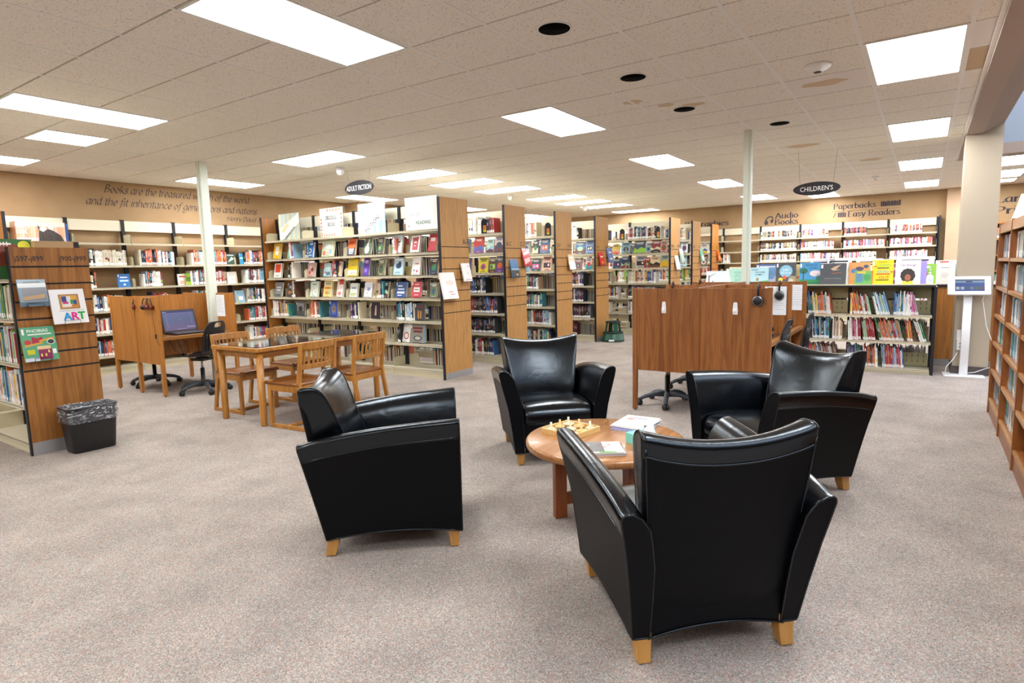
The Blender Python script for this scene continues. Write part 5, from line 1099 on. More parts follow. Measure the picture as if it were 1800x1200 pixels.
# ============================================================ LEATHER ARMCHAIRS
def lerp(a, b, t): return a+(b-a)*t
def cm3(P, n=6):
    out = []
    for a, b in zip(P, P[1:]): out += [tuple(lerp(a[k], b[k], t/n) for k in range(3)) for t in range(n)]
    return out + [P[-1]]
def snap(o, pts, off=.001):
    dg_ = bpy.context.evaluated_depsgraph_get(); dg_.update(); e = o.evaluated_get(dg_); out = []
    for p in pts:
        ok, loc, nrm, _ = e.closest_point_on_mesh(Vector(p)); out.append(tuple(loc + nrm*off))
    return out
def make_armchair():
    r = thing('armchair', 'x', 'armchair', (0, 0, 0), 0, 'black leather club armchairs around the round table')
    def zb(t): return .088 + .028*(1-(2*t-1)**2)
    for s in (1, -1):
        rings = []; N = 9; outer = []
        def ring(t, ins=0, yo=0):
            zt = lerp(.60, .695, t**.8) + .012*sin(pi*t); z0 = zb(t); xo = lerp(.392, .424, t)
            pts = [(.318, z0), (.3205, z0+.012), (.338, .25), (.362, .42), (xo-.009, zt-.075), (xo+.001, zt-.028), (xo-.002, zt-.012), (xo-.012, zt-.002), (xo-.04, zt), (xo-.078, zt-.016), (xo-.115, zt-.07), (.272, .48), (.252, .38), (.25, .25), (.25, z0+.012), (.25, z0), (.262, z0), (.306, z0)]
            cxx, czz = .32, .4
            out = []
            for x, z in pts:
                if ins: x += (cxx-x)*ins*1.4; z += (czz-z)*ins*.4
                y = lerp(-.338 - (.10)*max(0, z-.1)/.5, .335 + .0*z, t) + yo
                out.append((s*x, y, z))
            return out
        rings.append(ring(0, .14, .0)); rings.append(ring(0, .022, .0)); rings.append(ring(0, 0, .004)); rings.append(ring(0, 0, .02))
        for k in range(1, N): rings.append(ring(k/N, 0, 0))
        rings.append(ring(1, 0, -.02)); rings.append(ring(1, 0, -.004)); rings.append(ring(1, .022, 0)); rings.append(ring(1, .14, 0))
        if s < 0: rings = rings[::-1]
        a = MB().mat('leather').loft(rings)
        # matte flat outer side
        o = a.build('arm', r, mod=[('sub', 2)])
        o.data.materials.append(MATS['leather_side'])
        nr = len(rings[0]); ni = len(rings)-1
        for p in o.data.polygons:
            k, seg = divmod(p.index, nr)
            if p.index >= ni*nr or k in (0, ni-1) or seg < 4: p.material_index = 1
        w_ = MB().mat('leather')
        w_.tube(snap(o, ring(1, .012, .001)), .0042, 6, closed=True)
        w_.tube(snap(o, ring(0, .012, -.001)), .0042, 6, closed=True)
        w_.tube(snap(o, [(ring(k/10)[4][0], ring(k/10)[4][1], ring(k/10)[4][2]-.018) for k in range(11)]), .0042, 6)
        w_.tube(snap(o, [(ring(k/10)[0][0], ring(k/10)[0][1], ring(k/10)[0][2]+.004) for k in range(11)]), .0042, 6)
        w_.build('piping', r)
    # back
    def bring(u, ins=0):
        t = abs(u); zt = .818 + .048*t**2.2; fy = .035*t**2
        pts = [(-.335, .118+.0), (-.372, .35), (-.41, .6), (-.44, zt-.05), (-.447, zt-.02), (-.43, zt), (-.395, zt+.002), (-.355, zt-.02), (-.325, zt-.07), (-.275, .64), (-.225, .52), (-.2, .42), (-.2, .25), (-.24, .118)]
        out = []
        for k, (y, z) in enumerate(pts):
            rear = k <= 5
            hw = lerp(.262, .319, max(0, min(1, (z-.1)/.75)))
            if not rear: hw = lerp(.235, .309, max(0, min(1, (z-.4)/.45)))
            if ins: y += (-.33-y)*ins; z += (.5-z)*ins*.35
            out.append((u*hw, y + (fy if not rear else fy*.25), z))
        return out
    us = [-1, -.985, -.94, -.75, -.5, -.25, 0, .25, .5, .75, .94, .985, 1]
    rings = [bring(u, .16 if abs(u) == 1 else (.04 if abs(u) > .98 else 0)) for u in us][::-1]
    b = MB().mat('leather').loft(rings).build('backrest', r, mod=[('sub', 2)])
    b.data.materials.append(MATS['leather_side'])
    nr = len(rings[0]); ni = len(rings)-1
    for p in b.data.polygons:
        if p.index < ni*nr and p.index % nr < 3: p.material_index = 1
    w_ = MB().mat('leather')
    for s in (1, -1):
        w_.tube(snap(b, cm3(bring(s*.965)[:4])), .0038, 6)
        w_.tube(snap(b, cm3(bring(s*.99, .0)[4:12])), .0038, 6)
    w_.tube(snap(b, [(u*.308, bring(u)[3][1], bring(u)[3][2]-.03) for u in [k/20 for k in range(-20, 21)]]), .0042, 6)
    w_.tube([(u*.262, -.339, .09+.03*(1-u*u)) for u in [k/8 for k in range(-8, 9)]], .0042, 6)
    w_.build('piping', r)
    # rear apron between the arms, front rail
    a = MB().mat('leather_side')
    n = 12; P = [(-.26+.52*k/n, .085+.03*sin(pi*k/n)) for k in range(n+1)] + [(.26, .24), (-.26, .24)]
    a.prism(P, -.336, -.30)
    P = [(-.252+.504*k/n, .085+.02*sin(pi*k/n)) for k in range(n+1)] + [(.252, .30), (-.252, .30)]
    a.prism(P, .27, .318)
    a.build('rail', r, mod=[('bevel', .006, 2)])
    # seat cushion
    rings = []
    for x in (-.25, -.246, -.22, -.12, 0, .12, .22, .246, .25):
        e = abs(x)/.25; cr = .018*(1-e*e); k = .16 if e == 1 else (.04 if e > .98 else 0)
        pts = [(-.24, .26), (.2, .26), (.3, .262), (.328, .30), (.334, .345), (.32, .395), (.27, .425+cr*.6), (.16, .432+cr), (.0, .425+cr), (-.24, .415)]
        rings.append([(x, y+(.05-y)*k*.5, z+(.35-z)*k) for y, z in pts])
    MB().mat('leather').loft(rings[::-1]).build('seat_cushion', r, mod=[('sub', 2)])
    w_ = MB().mat('leather')
    w_.tube([(-.245, .325, .30), (.245, .325, .30)], .004, 6)
    w_.build('piping', r)
    # legs
    for x, y in ((.276, .293), (-.276, .293), (.276, -.305), (-.276, -.305)):
        k = MB().mat('maple_leg')
        sg = 1 if y > 0 else -1; xs = 1 if x > 0 else -1
        a, c = .031, .020
        if y < 0:
            rr = [[(x+i*a, y+j*a, .125) for i, j in ((-1, -1), (1, -1), (1, 1), (-1, 1))], [(x+i*.028, y-.006+j*.028, .06) for i, j in ((-1, -1), (1, -1), (1, 1), (-1, 1))], [(x+i*.024, y-.02+j*.024, .004) for i, j in ((-1, -1), (1, -1), (1, 1), (-1, 1))]]
        else:
            rr = [[(x+i*a, y+j*a, .125) for i, j in ((-1, -1), (1, -1), (1, 1), (-1, 1))], [(x+i*c, y+j*c, .004) for i, j in ((-1, -1), (1, -1), (1, 1), (-1, 1))]]
            rr.insert(1, [(x+i*.026, y+j*.026, .06) for i, j in ((-1, -1), (1, -1), (1, 1), (-1, 1))])
        k.loft(rr[::-1], smooth=False); k.mat('black').lathe([(.012, 0), (.012, .005)], 10, x, y-(.02 if y < 0 else 0))
        k.build('leg', r, mod=[('bevel', .003, 2)])
    return r
AC = make_armchair()
def rzf(a): return a - pi/2       # local +y forward
AC.location = (2.335, .793, 0); AC.rotation_euler = (0, 0, rzf(.754)); AC['label'] = 'black leather armchair in the right foreground seen from behind'
copy_tree(AC, (2.288, 2.339, 0), rzf(-.854), 'black leather armchair left of the round table, seen from its side')
copy_tree(AC, (3.917, 2.338, 0), rzf(3.883), 'black leather armchair behind the round table, facing the camera')
copy_tree(AC, (4.015, .767, 0), rzf(2.513), 'black leather armchair at right of the round table, angled to the left')
# ============================================================ ROUND TABLE
CT = thing('coffee_table', 'low round oak table between the four armchairs', 'table', (3.083, 1.478, 0), 0)
R_ = .45; zt = .43
MB().mat('table_brown').lathe([(0, zt-.045), (R_-.02, zt-.045), (R_-.004, zt-.04), (R_, zt-.03), (R_, zt-.012), (R_-.005, zt-.003), (R_-.014, zt), (0, zt)], 72, caps=False).build('tabletop', CT)
for k in range(4):
    a = k*pi/2+radians(143.5); x, y = .281*cos(a), .281*sin(a)
    o = MB().mat('leg_brown').box(-.035, -.022, 0, .035, .022, zt-.045).build('leg', CT, mod=[('bevel', .003, 2)])
    o.location = (x, y, 0); o.rotation_euler = (0, 0, a)
    o = MB().mat('leg_brown').box(.0, -.018, .075, .25, .018, .135).build('stretcher', CT); o.rotation_euler = (0, 0, a)
    o = MB().mat('leg_brown').box(.0, -.014, zt-.12, .25, .014, zt-.045).build('top_rail', CT); o.rotation_euler = (0, 0, a)
from bpy import context as C_
def g2(px, py, z):      # where a view ray meets height z (used only to read positions off the floor plan)
    d = fw + rt*((px-900)/F) - up*((py-600)/F); k = (z-CAMH)/d.z
    return (d.x*k, d.y*k)
# peg-top puzzle tray
zt += .0004
tx, ty = g2(1003, 753, zt+.02)
GT = thing('game_tray', 'light wooden tray game with turned peg tops on the round table', 'game', (2.90+.22, 1.66, zt), radians(-10))
GT.location = (tx, ty, zt)
g = MB().mat('toy_wood'); a = .125
g.box(-a, -a, 0, a, a, .006).box(-a, -a, .006, a, -a+.009, .03).box(-a, a-.009, .006, a, a, .03).box(-a, -a+.009, .006, -a+.009, a-.009, .03).box(a-.009, -a+.009, .006, a, a-.009, .03)
g.build('tray', GT)
for i in range(3):
    for j in range(3):
        px, py = -.082+i*.082, -.082+j*.082
        p = MB().mat('toy_wood' if (i+j) % 2 else 'cream'); rr = (.036, .03, .033)[(i*2+j) % 3]
        p.lathe([(.012, .0065), (rr, .016), (rr, .024), (.01, .032), (.0065, .034), (.0065, .062)], 20, px, py)
        p.build('peg_top', GT)
# magazines
def mag(x, y, rz, w, h, t, z, bg, spec, label, grp):
    r = thing('magazine', label, 'magazine', (x, y, z), rz, grp)
    m_ = MB().mat('print').color('e6e4e0').box(-w/2+.001, -h/2+.001, 0, w/2-.001, h/2-.001, t-.0005); m_.build('page_block', r)
    m_ = MB().mat('print_gloss').color(bg); m_.box(-w/2, -h/2, t-.0006, w/2, h/2, t)
    m_.M = Matrix.Translation((-w/2, -h/2, t)) @ Matrix.Rotation(-pi/2, 4, 'X'); m_.M = Matrix.Translation((-w/2, -h/2, t)) @ Matrix.Rotation(-pi/2, 4, 'X')
    m_.M = Matrix(((1, 0, 0, -w/2), (0, 0, 1, -h/2), (0, -1, 0, t), (0, 0, 0, 1)))
    art(m_, w, h, 0, spec, 1); m_.build('cover', r)
G1 = 'magazines piled at the back right of the round table'
mx, my = g2(1118, 748, zt)
A0 = YAW-pi/2
z = zt
for k, (dx, rz, bg, lb, sp_) in enumerate(((-.035, .02, '3a78b8', 'blue magazine at the bottom of the right-hand pile', [('r', 0, 0, 1, .2, '6b4aa0')]), (-.02, -.03, '3f7fc0', 'bright blue magazine second in the right-hand pile', [('r', .1, .1, .9, .3, 'e6e6ee')]), (-.01, .05, '5a4a98', 'violet magazine third in the right-hand pile', [('r', .1, .1, .9, .3, 'e6e6ee')]),
    (.005, -.1, 'e6e3de', 'cream magazine under the top one of the right-hand pile', [('r', .1, .8, .9, .9, 'c87a5a')]), (.02, -.02, 'f2f1f0', 'white magazine on top of the right-hand pile', [('r', .1, .75, .7, .8, '9a9ab0'), ('e', .25, .65, .12, .06, 'e0a080'), ('p', [(.3, .5), (.8, .55), (.8, .57), (.3, .53)], 'a9aac4'), ('r', .1, .2, .5, .22, 'c9ccd8')]))):
    mag(mx+dx*.6, my+dx*.2, A0-.55+rz, .215, .28, .0045, z, bg, sp_, lb, G1); z += .0048
mx, my = g2(1052, 789, zt+.01); z = zt
for k, (dx, rz, bg, lb, sp_) in enumerate(((.0, .03, '8a2c30', 'dark red magazine at the bottom of the front pile', [('r', .1, .1, .9, .3, 'e6e6ee')]), (.004, -.02, '2c4a6c', 'navy magazine in the front pile', [('r', .1, .1, .9, .3, 'e6e6ee')]), (.0, .02, 'e6e6e2', 'white magazine with green strip in the front pile', [('r', .5, .02, .9, .1, '3ac83a')]), (-.004, 0, 'e9e9e4', 'magazine with grey and red cover on top of the front pile', [('r', 0, .1, .62, 1, '6f7276'), ('r', .05, .45, .3, .5, 'c8402c'), ('e', .55, .8, .04, .03, 'c84a3a'), ('e', .75, .7, .04, .03, 'd85a3a'), ('e', .65, .5, .04, .03, 'c84a3a'), ('r', .1, .6, .35, .63, 'd0d0d0'), ('r', .1, .7, .35, .73, 'd0d0d0'), ('r', .5, .02, .85, .08, '38c838')]))):
    mag(mx+dx, my-dx, A0-.02+rz, .255, .2, .005, z, bg, sp_, lb, 'magazines piled at the front of the round table'); z += .0053
tx, ty = g2(1140, 766, zt+.05)
TB = thing('tissue_box', 'mint green tissue box with white tissue, half hidden behind the front armchair', 'tissue box', (tx, ty, zt), A0+.55)
mat('mint', '7fd0c0', .6); MB().mat('mint').box(-.06, -.115, 0, .06, .115, .055).build('carton', TB)
t_ = MB().mat('paper')
for k in range(5):
    a = k*1.25; t_.loft([[(.012*cos(a+q*1.57)*1.2, .03*sin(a+q*1.57), .05) for q in range(4)], [(.03*cos(a+q*1.57+.3)+.01*cos(a), .036*sin(a+q*1.57+.2), .075) for q in range(4)], [(.02*cos(a)+.008*cos(q*1.57), .02*sin(a)+.012*sin(q*1.57), .1+.006*k) for q in range(4)]])
t_.build('tissue', TB)
# ============================================================ READING TABLE AND CHAIRS
RT = thing('reading_table', 'rectangular oak reading table with dark glass top', 'table', (3.975, 5.37, 0), .012)
lx, ly = .785, .37
MB().mat('chair_wood').box(-lx, -ly, .70, lx, ly, .738).build('tabletop', RT, mod=[('bevel', .006, 2)])
MB().mat('glass_top').box(-lx+.03, -ly+.03, .7382, lx-.03, ly-.03, .744).build('glass_top', RT)
MB().mat('oak_x').box(-lx+.08, -ly+.06, .635, lx-.08, -ly+.08, .70).box(-lx+.08, ly-.08, .635, lx-.08, ly-.06, .70).box(-lx+.06, -ly+.08, .635, -lx+.08, ly-.08, .70).box(lx-.08, -ly+.08, .635, lx-.06, ly-.08, .70).build('apron', RT)
for sx in (-1, 1):
    for sy in (-1, 1):
        x, y = sx*(lx-.065), sy*(ly-.06)
        MB().mat('chair_wood').lathe([(.028, .0), (.031, .01), (.034, .70)], 20, x, y).mat('black').lathe([(.02, -.0), (.02, .004)], 10, x, y).build('leg', RT)
def make_wood_chair():
    r = thing('library_chair', 'x', 'chair', (0, 0, 0), 0, 'oak slat-back chairs around the reading table')
    W = .2
    for s in (-1, 1):
        x = s*W
        # back post: floor runner end, splayed below the seat, leaning above
        q = MB().mat('chair_wood')
        prof = [(-.30, .0), (-.255, 0), (-.185, .34), (-.175, .45), (-.235, .80), (-.268, .80), (-.215, .45), (-.228, .34)]
        q.add([(x-.014, y, z) for y, z in prof] + [(x+.014, y, z) for y, z in prof], [(0, 1, 2, 7), (7, 2, 3, 6), (6, 3, 4, 5), (8, 15, 10, 9), (15, 14, 11, 10), (14, 13, 12, 11)] + [(k, k+8, (k+1) % 8+8, (k+1) % 8) for k in range(8)])
        q.build('back_post', r, mod=[('bevel', .005, 2)])
        MB().mat('chair_wood').box(x-.014, .17, .03, x+.014, .215, .44).build('leg', r, mod=[('bevel', .004, 2)])
        MB().mat('chair_wood').box(x-.014, -.275, .0, x+.014, .215, .036).build('runner', r, mod=[('bevel', .004, 2)])
        MB().mat('chair_wood').box(x-.013, -.19, .345, x+.013, .17, .405).build('side_rail', r, mod=[('bevel', .004, 2)])
    MB().mat('chair_wood').box(-W, -.01, .008, W, .03, .03).build('stretcher', r)
    MB().mat('chair_wood').box(-W, .185, .345, W, .205, .405).box(-W, -.2, .345, W, -.18, .405).build('seat_rail', r)
    # saddle seat
    q = MB().mat('seat_wood'); n = 10; m_ = 9; V = []
    for j in range(m_):
        for i in range(n):
            u = -1+2*i/(n-1); v = j/(m_-1); y = -.2+.445*v
            z = .43 - .012*math.cos(u*pi)*0 - .014*(1-abs(u)**2)*sin(pi*min(1, v*1.15)) + (.008*(1-u*u) if v > .85 else 0)
            V.append((u*.215, y, z))
    Fs = [(j*n+i, j*n+i+1, (j+1)*n+i+1, (j+1)*n+i) for j in range(m_-1) for i in range(n-1)]
    B = len(V); V += [(x, y, .404) for x, y, z in V]; Fs += [(B+a, B+d, B+c, B+b) for a, b, c, d in Fs]
    ed = [i for i in range(n)] + [j*n+n-1 for j in range(1, m_)] + [(m_-1)*n+i for i in range(n-2, -1, -1)] + [j*n for j in range(m_-2, 0, -1)]
    Fs += [(ed[k], B+ed[k], B+ed[(k+1) % len(ed)], ed[(k+1) % len(ed)]) for k in range(len(ed))]
    q.add(V, Fs, True); q.build('seat', r)
    # curved rails
    def rail(z0, z1, yb, name, th=.02):
        q = MB().mat('chair_wood'); n = 10; rings = []
        for k in range(n+1):
            u = -1+2*k/n; x = u*W; y = yb - .035*(1-u*u)
            y1 = y - (z1-z0)*.17
            rings.append([(x, y-th/2, z0), (x, y+th/2, z0), (x, y1+th/2, z1), (x, y1-th/2, z1)])
        q.loft(rings, smooth=False); q.build(name, r, mod=[('bevel', .003, 2)])
    rail(.555, .60, -.208, 'lower_rail'); rail(.735, .80, -.238, 'top_rail', .024)
    for k in range(8):
        u = -.8+1.6*k/7; x = u*W; y = -.035*(1-u*u)
        q = MB().mat('chair_wood'); q.bar((x, -.216+y, .597), (x, -.240+y, .738), .012, .018, (0, 1, 0)); q.build('slat', r)
    return r
WC = make_wood_chair()
def wc(x, y, rz): return (x, y, 0), rz
WC.location, WC.rotation_euler[2] = (3.50, 4.78, 0), .08; WC['label'] = 'oak slat-back chair on the near side of the reading table, left one'
copy_tree(WC, (4.14, 4.79, 0), .06, 'oak slat-back chair on the near side of the reading table, right one')
copy_tree(WC, (3.62, 5.86, 0), pi+.02, 'oak slat-back chair on the far side of the reading table, left one')
copy_tree(WC, (4.27, 5.88, 0), pi-.03, 'oak slat-back chair on the far side of the reading table, right one')
# ============================================================ TASK CHAIRS
def make_task():
    r = thing('task_chair', 'x', 'office chair', (0, 0, 0), 0, 'black plastic swivel chairs at the study carrels')
    for k in range(5):
        a = k*2*pi/5+.3; c, s_ = cos(a), sin(a)
        q = MB().mat('grey_plastic'); q.tube([(.02*c, .02*s_, .105), (.12*c, .12*s_, .11), (.22*c, .22*s_, .09), (.285*c, .285*s_, .06)], [.03, .026, .021, .017], 8); q.build('star_leg', r)
        w_ = MB().mat('black_plastic'); w_.M = Matrix.Translation((.285*c, .285*s_, .03)) @ Matrix.Rotation(a+.6, 4, 'Z') @ Matrix.Rotation(pi/2, 4, 'X')
        w_.lathe([(.0, -.026), (.026, -.026), (.03, -.018), (.03, -.006), (.012, -.004), (.012, .004), (.03, .006), (.03, .018), (.026, .026), (0, .026)], 16, caps=False)
        w_.M = Matrix.Translation((.285*c, .285*s_, 0)); w_.lathe([(.012, .05), (.014, .07)], 8); w_.build('caster', r)
    MB().mat('black_plastic').lathe([(.035, .08), (.035, .13), (.024, .135), (.024, .30)], 16).mat('steel').lathe([(.013, .30), (.013, .40)], 14).mat('black_plastic').box(-.09, -.1, .395, .09, .08, .425).build('gas_column', r)
    # one-piece shell: seat then back, with a hand hole
    P = [(.22, .44), (.2, .452), (.12, .447), (0, .443), (-.1, .446), (-.17, .465), (-.205, .52), (-.215, .6), (-.222, .68), (-.24, .745), (-.258, .80), (-.27, .85), (-.275, .87)]
    Wd = [.185, .2, .215, .222, .222, .218, .21, .207, .205, .2, .19, .155, .11]
    n = 13; V = []; Fs = []
    for j, ((y, z), hw) in enumerate(zip(P, Wd)):
        for i in range(n):
            u = -1+2*i/(n-1); cu = .028*u*u
            V.append((u*hw, y + (cu*1.2 if j > 5 else 0), z + (cu*.7 if j < 6 else 0)))
    hole = {(j, i) for j in (10,) for i in range(4, 8)}
    Fs = [(j*n+i, j*n+i+1, (j+1)*n+i+1, (j+1)*n+i) for j in range(len(P)-1) for i in range(n-1) if (j, i) not in hole]
    MB().mat('black_plastic').add(V, Fs, True).build('shell', r, mod=[('solid', .008), ('sub', 1)])
    q = MB().mat('black_plastic')
    for k in range(9):
        u = -.8+1.6*k/8; x = u*.2
        q.tube([(x, -.205+.03*u*u-.008, .53), (x, -.222+.03*u*u-.009, .64), (x, -.235+.03*u*u-.008, .725)], .0065, 6)
    q.build('rib', r)
    MB().mat('black_plastic').bar((0, -.09, .41), (0, -.215, .5), .05, .012).bar((0, -.215, .5), (0, -.235, .62), .05, .012).build('back_bracket', r)
    MB().mat('steel').tube([(.05, .0, .41), (.21, .03, .405)], .005, 6).build('lever', r)
    return r
TC = make_task()
def put_task(first, x, y, rz, lb):
    if first: TC.location = (x, y, 0); TC.rotation_euler[2] = rz; TC['label'] = lb
    else: copy_tree(TC, (x, y, 0), rz, lb)
put_task(1, 3.90, 7.24, radians(24), 'black swivel chair at the laptop carrel, turned sideways')
put_task(0, 3.86, 8.35, radians(185), 'black swivel chair base seen under the left carrel')
put_task(0, 5.85, 2.10, radians(180), 'black swivel chair tucked into the near left bay of the large carrel')
put_task(0, 6.78, 2.11, radians(180), 'black swivel chair tucked into the far left bay of the large carrel')
# right-side chairs face +y
TRB = [(6.18, 1.275, radians(1), 'black swivel chair at the near right bay of the large carrel'), (6.93, 1.2, radians(3), 'black swivel chair at the far right bay of the large carrel')]
for x, y, rz, lb in TRB: put_task(0, x, y, rz, lb)
# rear chairs: seat toward -y on the left side
# ============================================================ CARRELS
def panel(r, x0, y0, x1, y1, z0, z1, m='oak_panel'): MB().mat(m).box(x0, y0, z0, x1, y1, z1).build('panel', r)
def stile(r, x, y, z1=1.19, s=.04, m='oak_panel'): MB().mat(m).box(x-s/2, y-s/2, .012, x+s/2, y+s/2, z1).mat('black').lathe([(.01, 0), (.01, .013)], 8, x, y).build('leg', r)
C1 = thing('study_carrel', 'left oak study carrel with laptop, two back-to-back desks', 'study carrel', (0, 0, 0))
xa, xb = 3.50, 4.43; ya, ym, yb = 7.36, 7.92, 8.51
for x in (xa, xb):
    for y in (ya, ym, yb): stile(C1, x, y, 1.19, .04, 'oak_fir')
    panel(C1, x-.012, ya+.02, x+.012, ym-.02, .38, 1.185, 'oak_fir'); panel(C1, x-.012, ym+.02, x+.012, yb-.02, .38, 1.185, 'oak_fir')
panel(C1, xa+.02, ym-.012, xb-.02, ym+.012, .42, 1.185, 'oak_fir')
for y0, y1 in ((ya-.0, ym-.012), (ym+.012, yb)):
    MB().mat('oak_x').box(xa+.012, y0, .665, xb-.012, y1, .70).build('desktop', C1)
MB().mat('alu').tube([(4.0+.045*cos(a*pi/8), ym-.014, .52+.045*sin(a*pi/8)) for a in range(17)], .004, 6).build('grommet', C1)
# laptop
LP = thing('laptop', 'open black laptop with violet desktop screen on the left carrel', 'laptop', (3.955, 7.62, .7005), -.03)
b_ = MB().mat('black_plastic').box(-.21, -.14, 0, .21, .14, .022).mat('print').color('26242c').box(-.19, -.02, .022, .19, .12, .0235)
for i in range(12):
    for j in range(4): b_.color('4a3f4c' if j else '7a4a5c').box(-.18+i*.03, -.01+j*.03, .0235, -.155+i*.03, .014+j*.03, .026)
b_.color('d8dae0').box(-.19, -.135, .022, .19, -.13, .0235).build('keyboard_base', LP)
M0 = Matrix.Translation((0, .14, .02)) @ Matrix.Rotation(-.3, 4, 'X')
b_ = MB().mat('black_plastic'); b_.M = M0; b_.box(-.21, 0, 0, .21, .015, .285).build('lid', LP)
b_ = MB().mat('screen'); b_.M = M0
for k in range(10):
    b_.color([(.16+.05*abs(k-5)*.3, .14+.03*k*.35, .34+.02*k)][0]); b_.poly([(-.19, .02+k*.025), (.19, .02+k*.025), (.19, .045+k*.025), (-.19, .045+k*.025)], -.0006)
b_.color('3a2a80').poly([(-.19, .25), (.19, .25), (.19, .268), (-.19, .268)], -.001); b_.color('d8d8f0').poly([(-.185, .255), (-.14, .255), (-.14, .263), (-.185, .263)], -.0013)
b_.color('b8b4dc').poly([(.08, .045), (.18, .045), (.18, .065), (.08, .065)], -.001); b_.color('c8c4ec').poly([(-.05, .03), (.07, .03), (.07, .036), (-.05, .036)], -.001)
b_.color('c9c6ea').poly([(-.15, .06), (-.147, .06), (-.147, .23), (-.15, .23)], -.001).color('c9c6ea').poly([(.147, .09), (.15, .09), (.15, .23), (.147, .23)], -.001)
b_.color('4ac04a').ell(.01, .16, .01, .01, -.001).build('display', LP)
MO = thing('computer_mouse', 'black computer mouse on the left carrel desk beside the laptop', 'computer mouse', (4.25, 7.46, .7005), .2)
MB().mat('black_plastic').loft([[(sx*.03*c, -.05+.1*t_, z) for sx, z in ((-1, 0), (1, 0), (.7, .02+.012*sin(pi*t_)), (-.7, .02+.012*sin(pi*t_)))] for t_, c in ((0, .6), (.2, .95), (.6, 1), (.9, .85), (1, .5))]).build('mouse_body', MO)
def sheet(x, y, z, w, h, axis, label, rz):
    r = thing('notice_sheet', label, 'paper notice', (x, y, z), rz, 'printed instruction sheets in the carrels')
    MB().mat('paper').box(-w/2, -.0015, 0, w/2, 0, h).build('paper', r)
    q = MB().mat('print').color('9aa0a8')
    for k in range(11): q.poly([(-w*.38, h*(.9-k*.07)), (w*(.38 if k % 3 else .2), h*(.9-k*.07)), (w*(.38 if k % 3 else .2), h*(.9-k*.07)+.0025), (-w*.38, h*(.9-k*.07)+.0025)], -.0019)
    q.build('print_lines', r)
sheet(xb-.014, 7.62, .88, .2, .28, 0, 'white instruction sheet on the inside right wall of the left carrel', -pi/2)
def headphones(x, y, z, rz, label, cup='black_plastic', band='black_plastic', big=False):
    """band over the top edge of a panel, one cup hanging toward local -y"""
    r = thing('headphones', label, 'headphones', (x, y, z), rz, 'headphones hung on the carrels')
    b = MB().mat(band); b.tube([(0, -.028, -.075), (0, -.03, -.01), (0, -.022, .016), (0, 0, .028), (0, .022, .016), (0, .03, -.01), (0, .028, -.075)], .009, 8); b.build('headband', r)
    b = MB().mat('red'); b.tube([(0, -.008, .02), (0, .012, .021), (0, .024, .004)], .0085, 8); b.build('band_pad', r)
    for s in (-1, 1):
        c = MB().mat(cup); c.M = Matrix.Translation((0, s*.032, -.115)) @ Matrix.Rotation(pi/2, 4, 'X')
        c.lathe([(.0, -.016), (.03, -.016), (.045, -.008), (.045, .008), (.036, .016), (0, .016)], 24, caps=False); c.build('ear_cup', r)
        k = MB().mat('steel'); k.M = Matrix.Translation((0, s*.049, -.115)) @ Matrix.Rotation(pi/2, 4, 'X'); k.lathe([(.037, -.001), (.04, 0), (.037, .001)], 24, caps=False); k.build('cup_ring', r)
def hang_phones(x, y, z, lb, rz=0, cable=False, s=1.0):
    r = thing('headphones', lb, 'headphones', (x, y, z), rz, 'headphones hung on the carrels')
    n = 12; P = [(-.0, -.02, -.01)]
    arcp = [(.065*cos(a), -.02-.008*abs(cos(a)), -.075+.075*sin(a)) for a in [pi*k/n for k in range(n+1)]]
    MB().mat('black_plastic').tube(arcp, .005, 8).build('headband', r)
    for sx in (-1, 1):
        c = MB().mat('dark_red'); c.M = Matrix.Translation((sx*.06, -.026, -.105)) @ Matrix.Rotation(sx*.4, 4, 'Z') @ Matrix.Rotation(pi/2, 4, 'Y')
        c.lathe([(.0, -.012), (.024, -.012), (.03, -.004), (.03, .008), (.02, .014), (0, .014)], 18, caps=False); c.build('ear_cup', r)
        c = MB().mat('black_plastic'); c.M = Matrix.Translation((sx*.048, -.026, -.105)) @ Matrix.Rotation(sx*.4, 4, 'Z') @ Matrix.Rotation(pi/2, 4, 'Y')
        c.lathe([(.0, -.006), (.026, -.006), (.026, .006), (0, .006)], 18, caps=False); c.build('ear_pad', r)
    MB().mat('steel').tube([(0, .0, .006), (0, -.024, .004), (0, -.026, .012)], .003, 6).build('hook', r)
    if cable:
        MB().mat('black').tube([(.06, -.03, -.13), (.075, -.03, -.2), (.1, -.032, -.35), (.11, -.034, -.46), (.13, -.03, -.52), (.2, -.03, -.54)], .0022, 6).mat('black_plastic').cbox((.11, -.034, -.44), (.018, .012, .05)).build('cable', r)
hang_phones(xa-.014, 7.56, 1.165, 'black and red headphones on outer side of the left carrel, left pair', -pi/2, False)
hang_phones(xa-.014, 7.47, 1.165, 'black and red headphones on outer side of the left carrel, right pair with cable', -pi/2, True)
hang_phones(xa+.03, ym-.014, 1.165, 'headphones on the inner partition of the left carrel', 0, False)
# cables under the desk
cb = MB().mat('black').tube([(3.75, 7.7, .66), (3.78, 7.6, .5), (3.86, 7.55, .43), (3.95, 7.6, .5), (4.0, 7.85, .66)], .003, 6).tube([(3.9, 7.8, .66), (3.93, 7.72, .45), (4.02, 7.7, .36), (4.12, 7.7, .44), (4.16, 7.8, .66)], .003, 6)
tag(cb.build('power_cable'), 'black cables looping under the left carrel desk', 'cable')
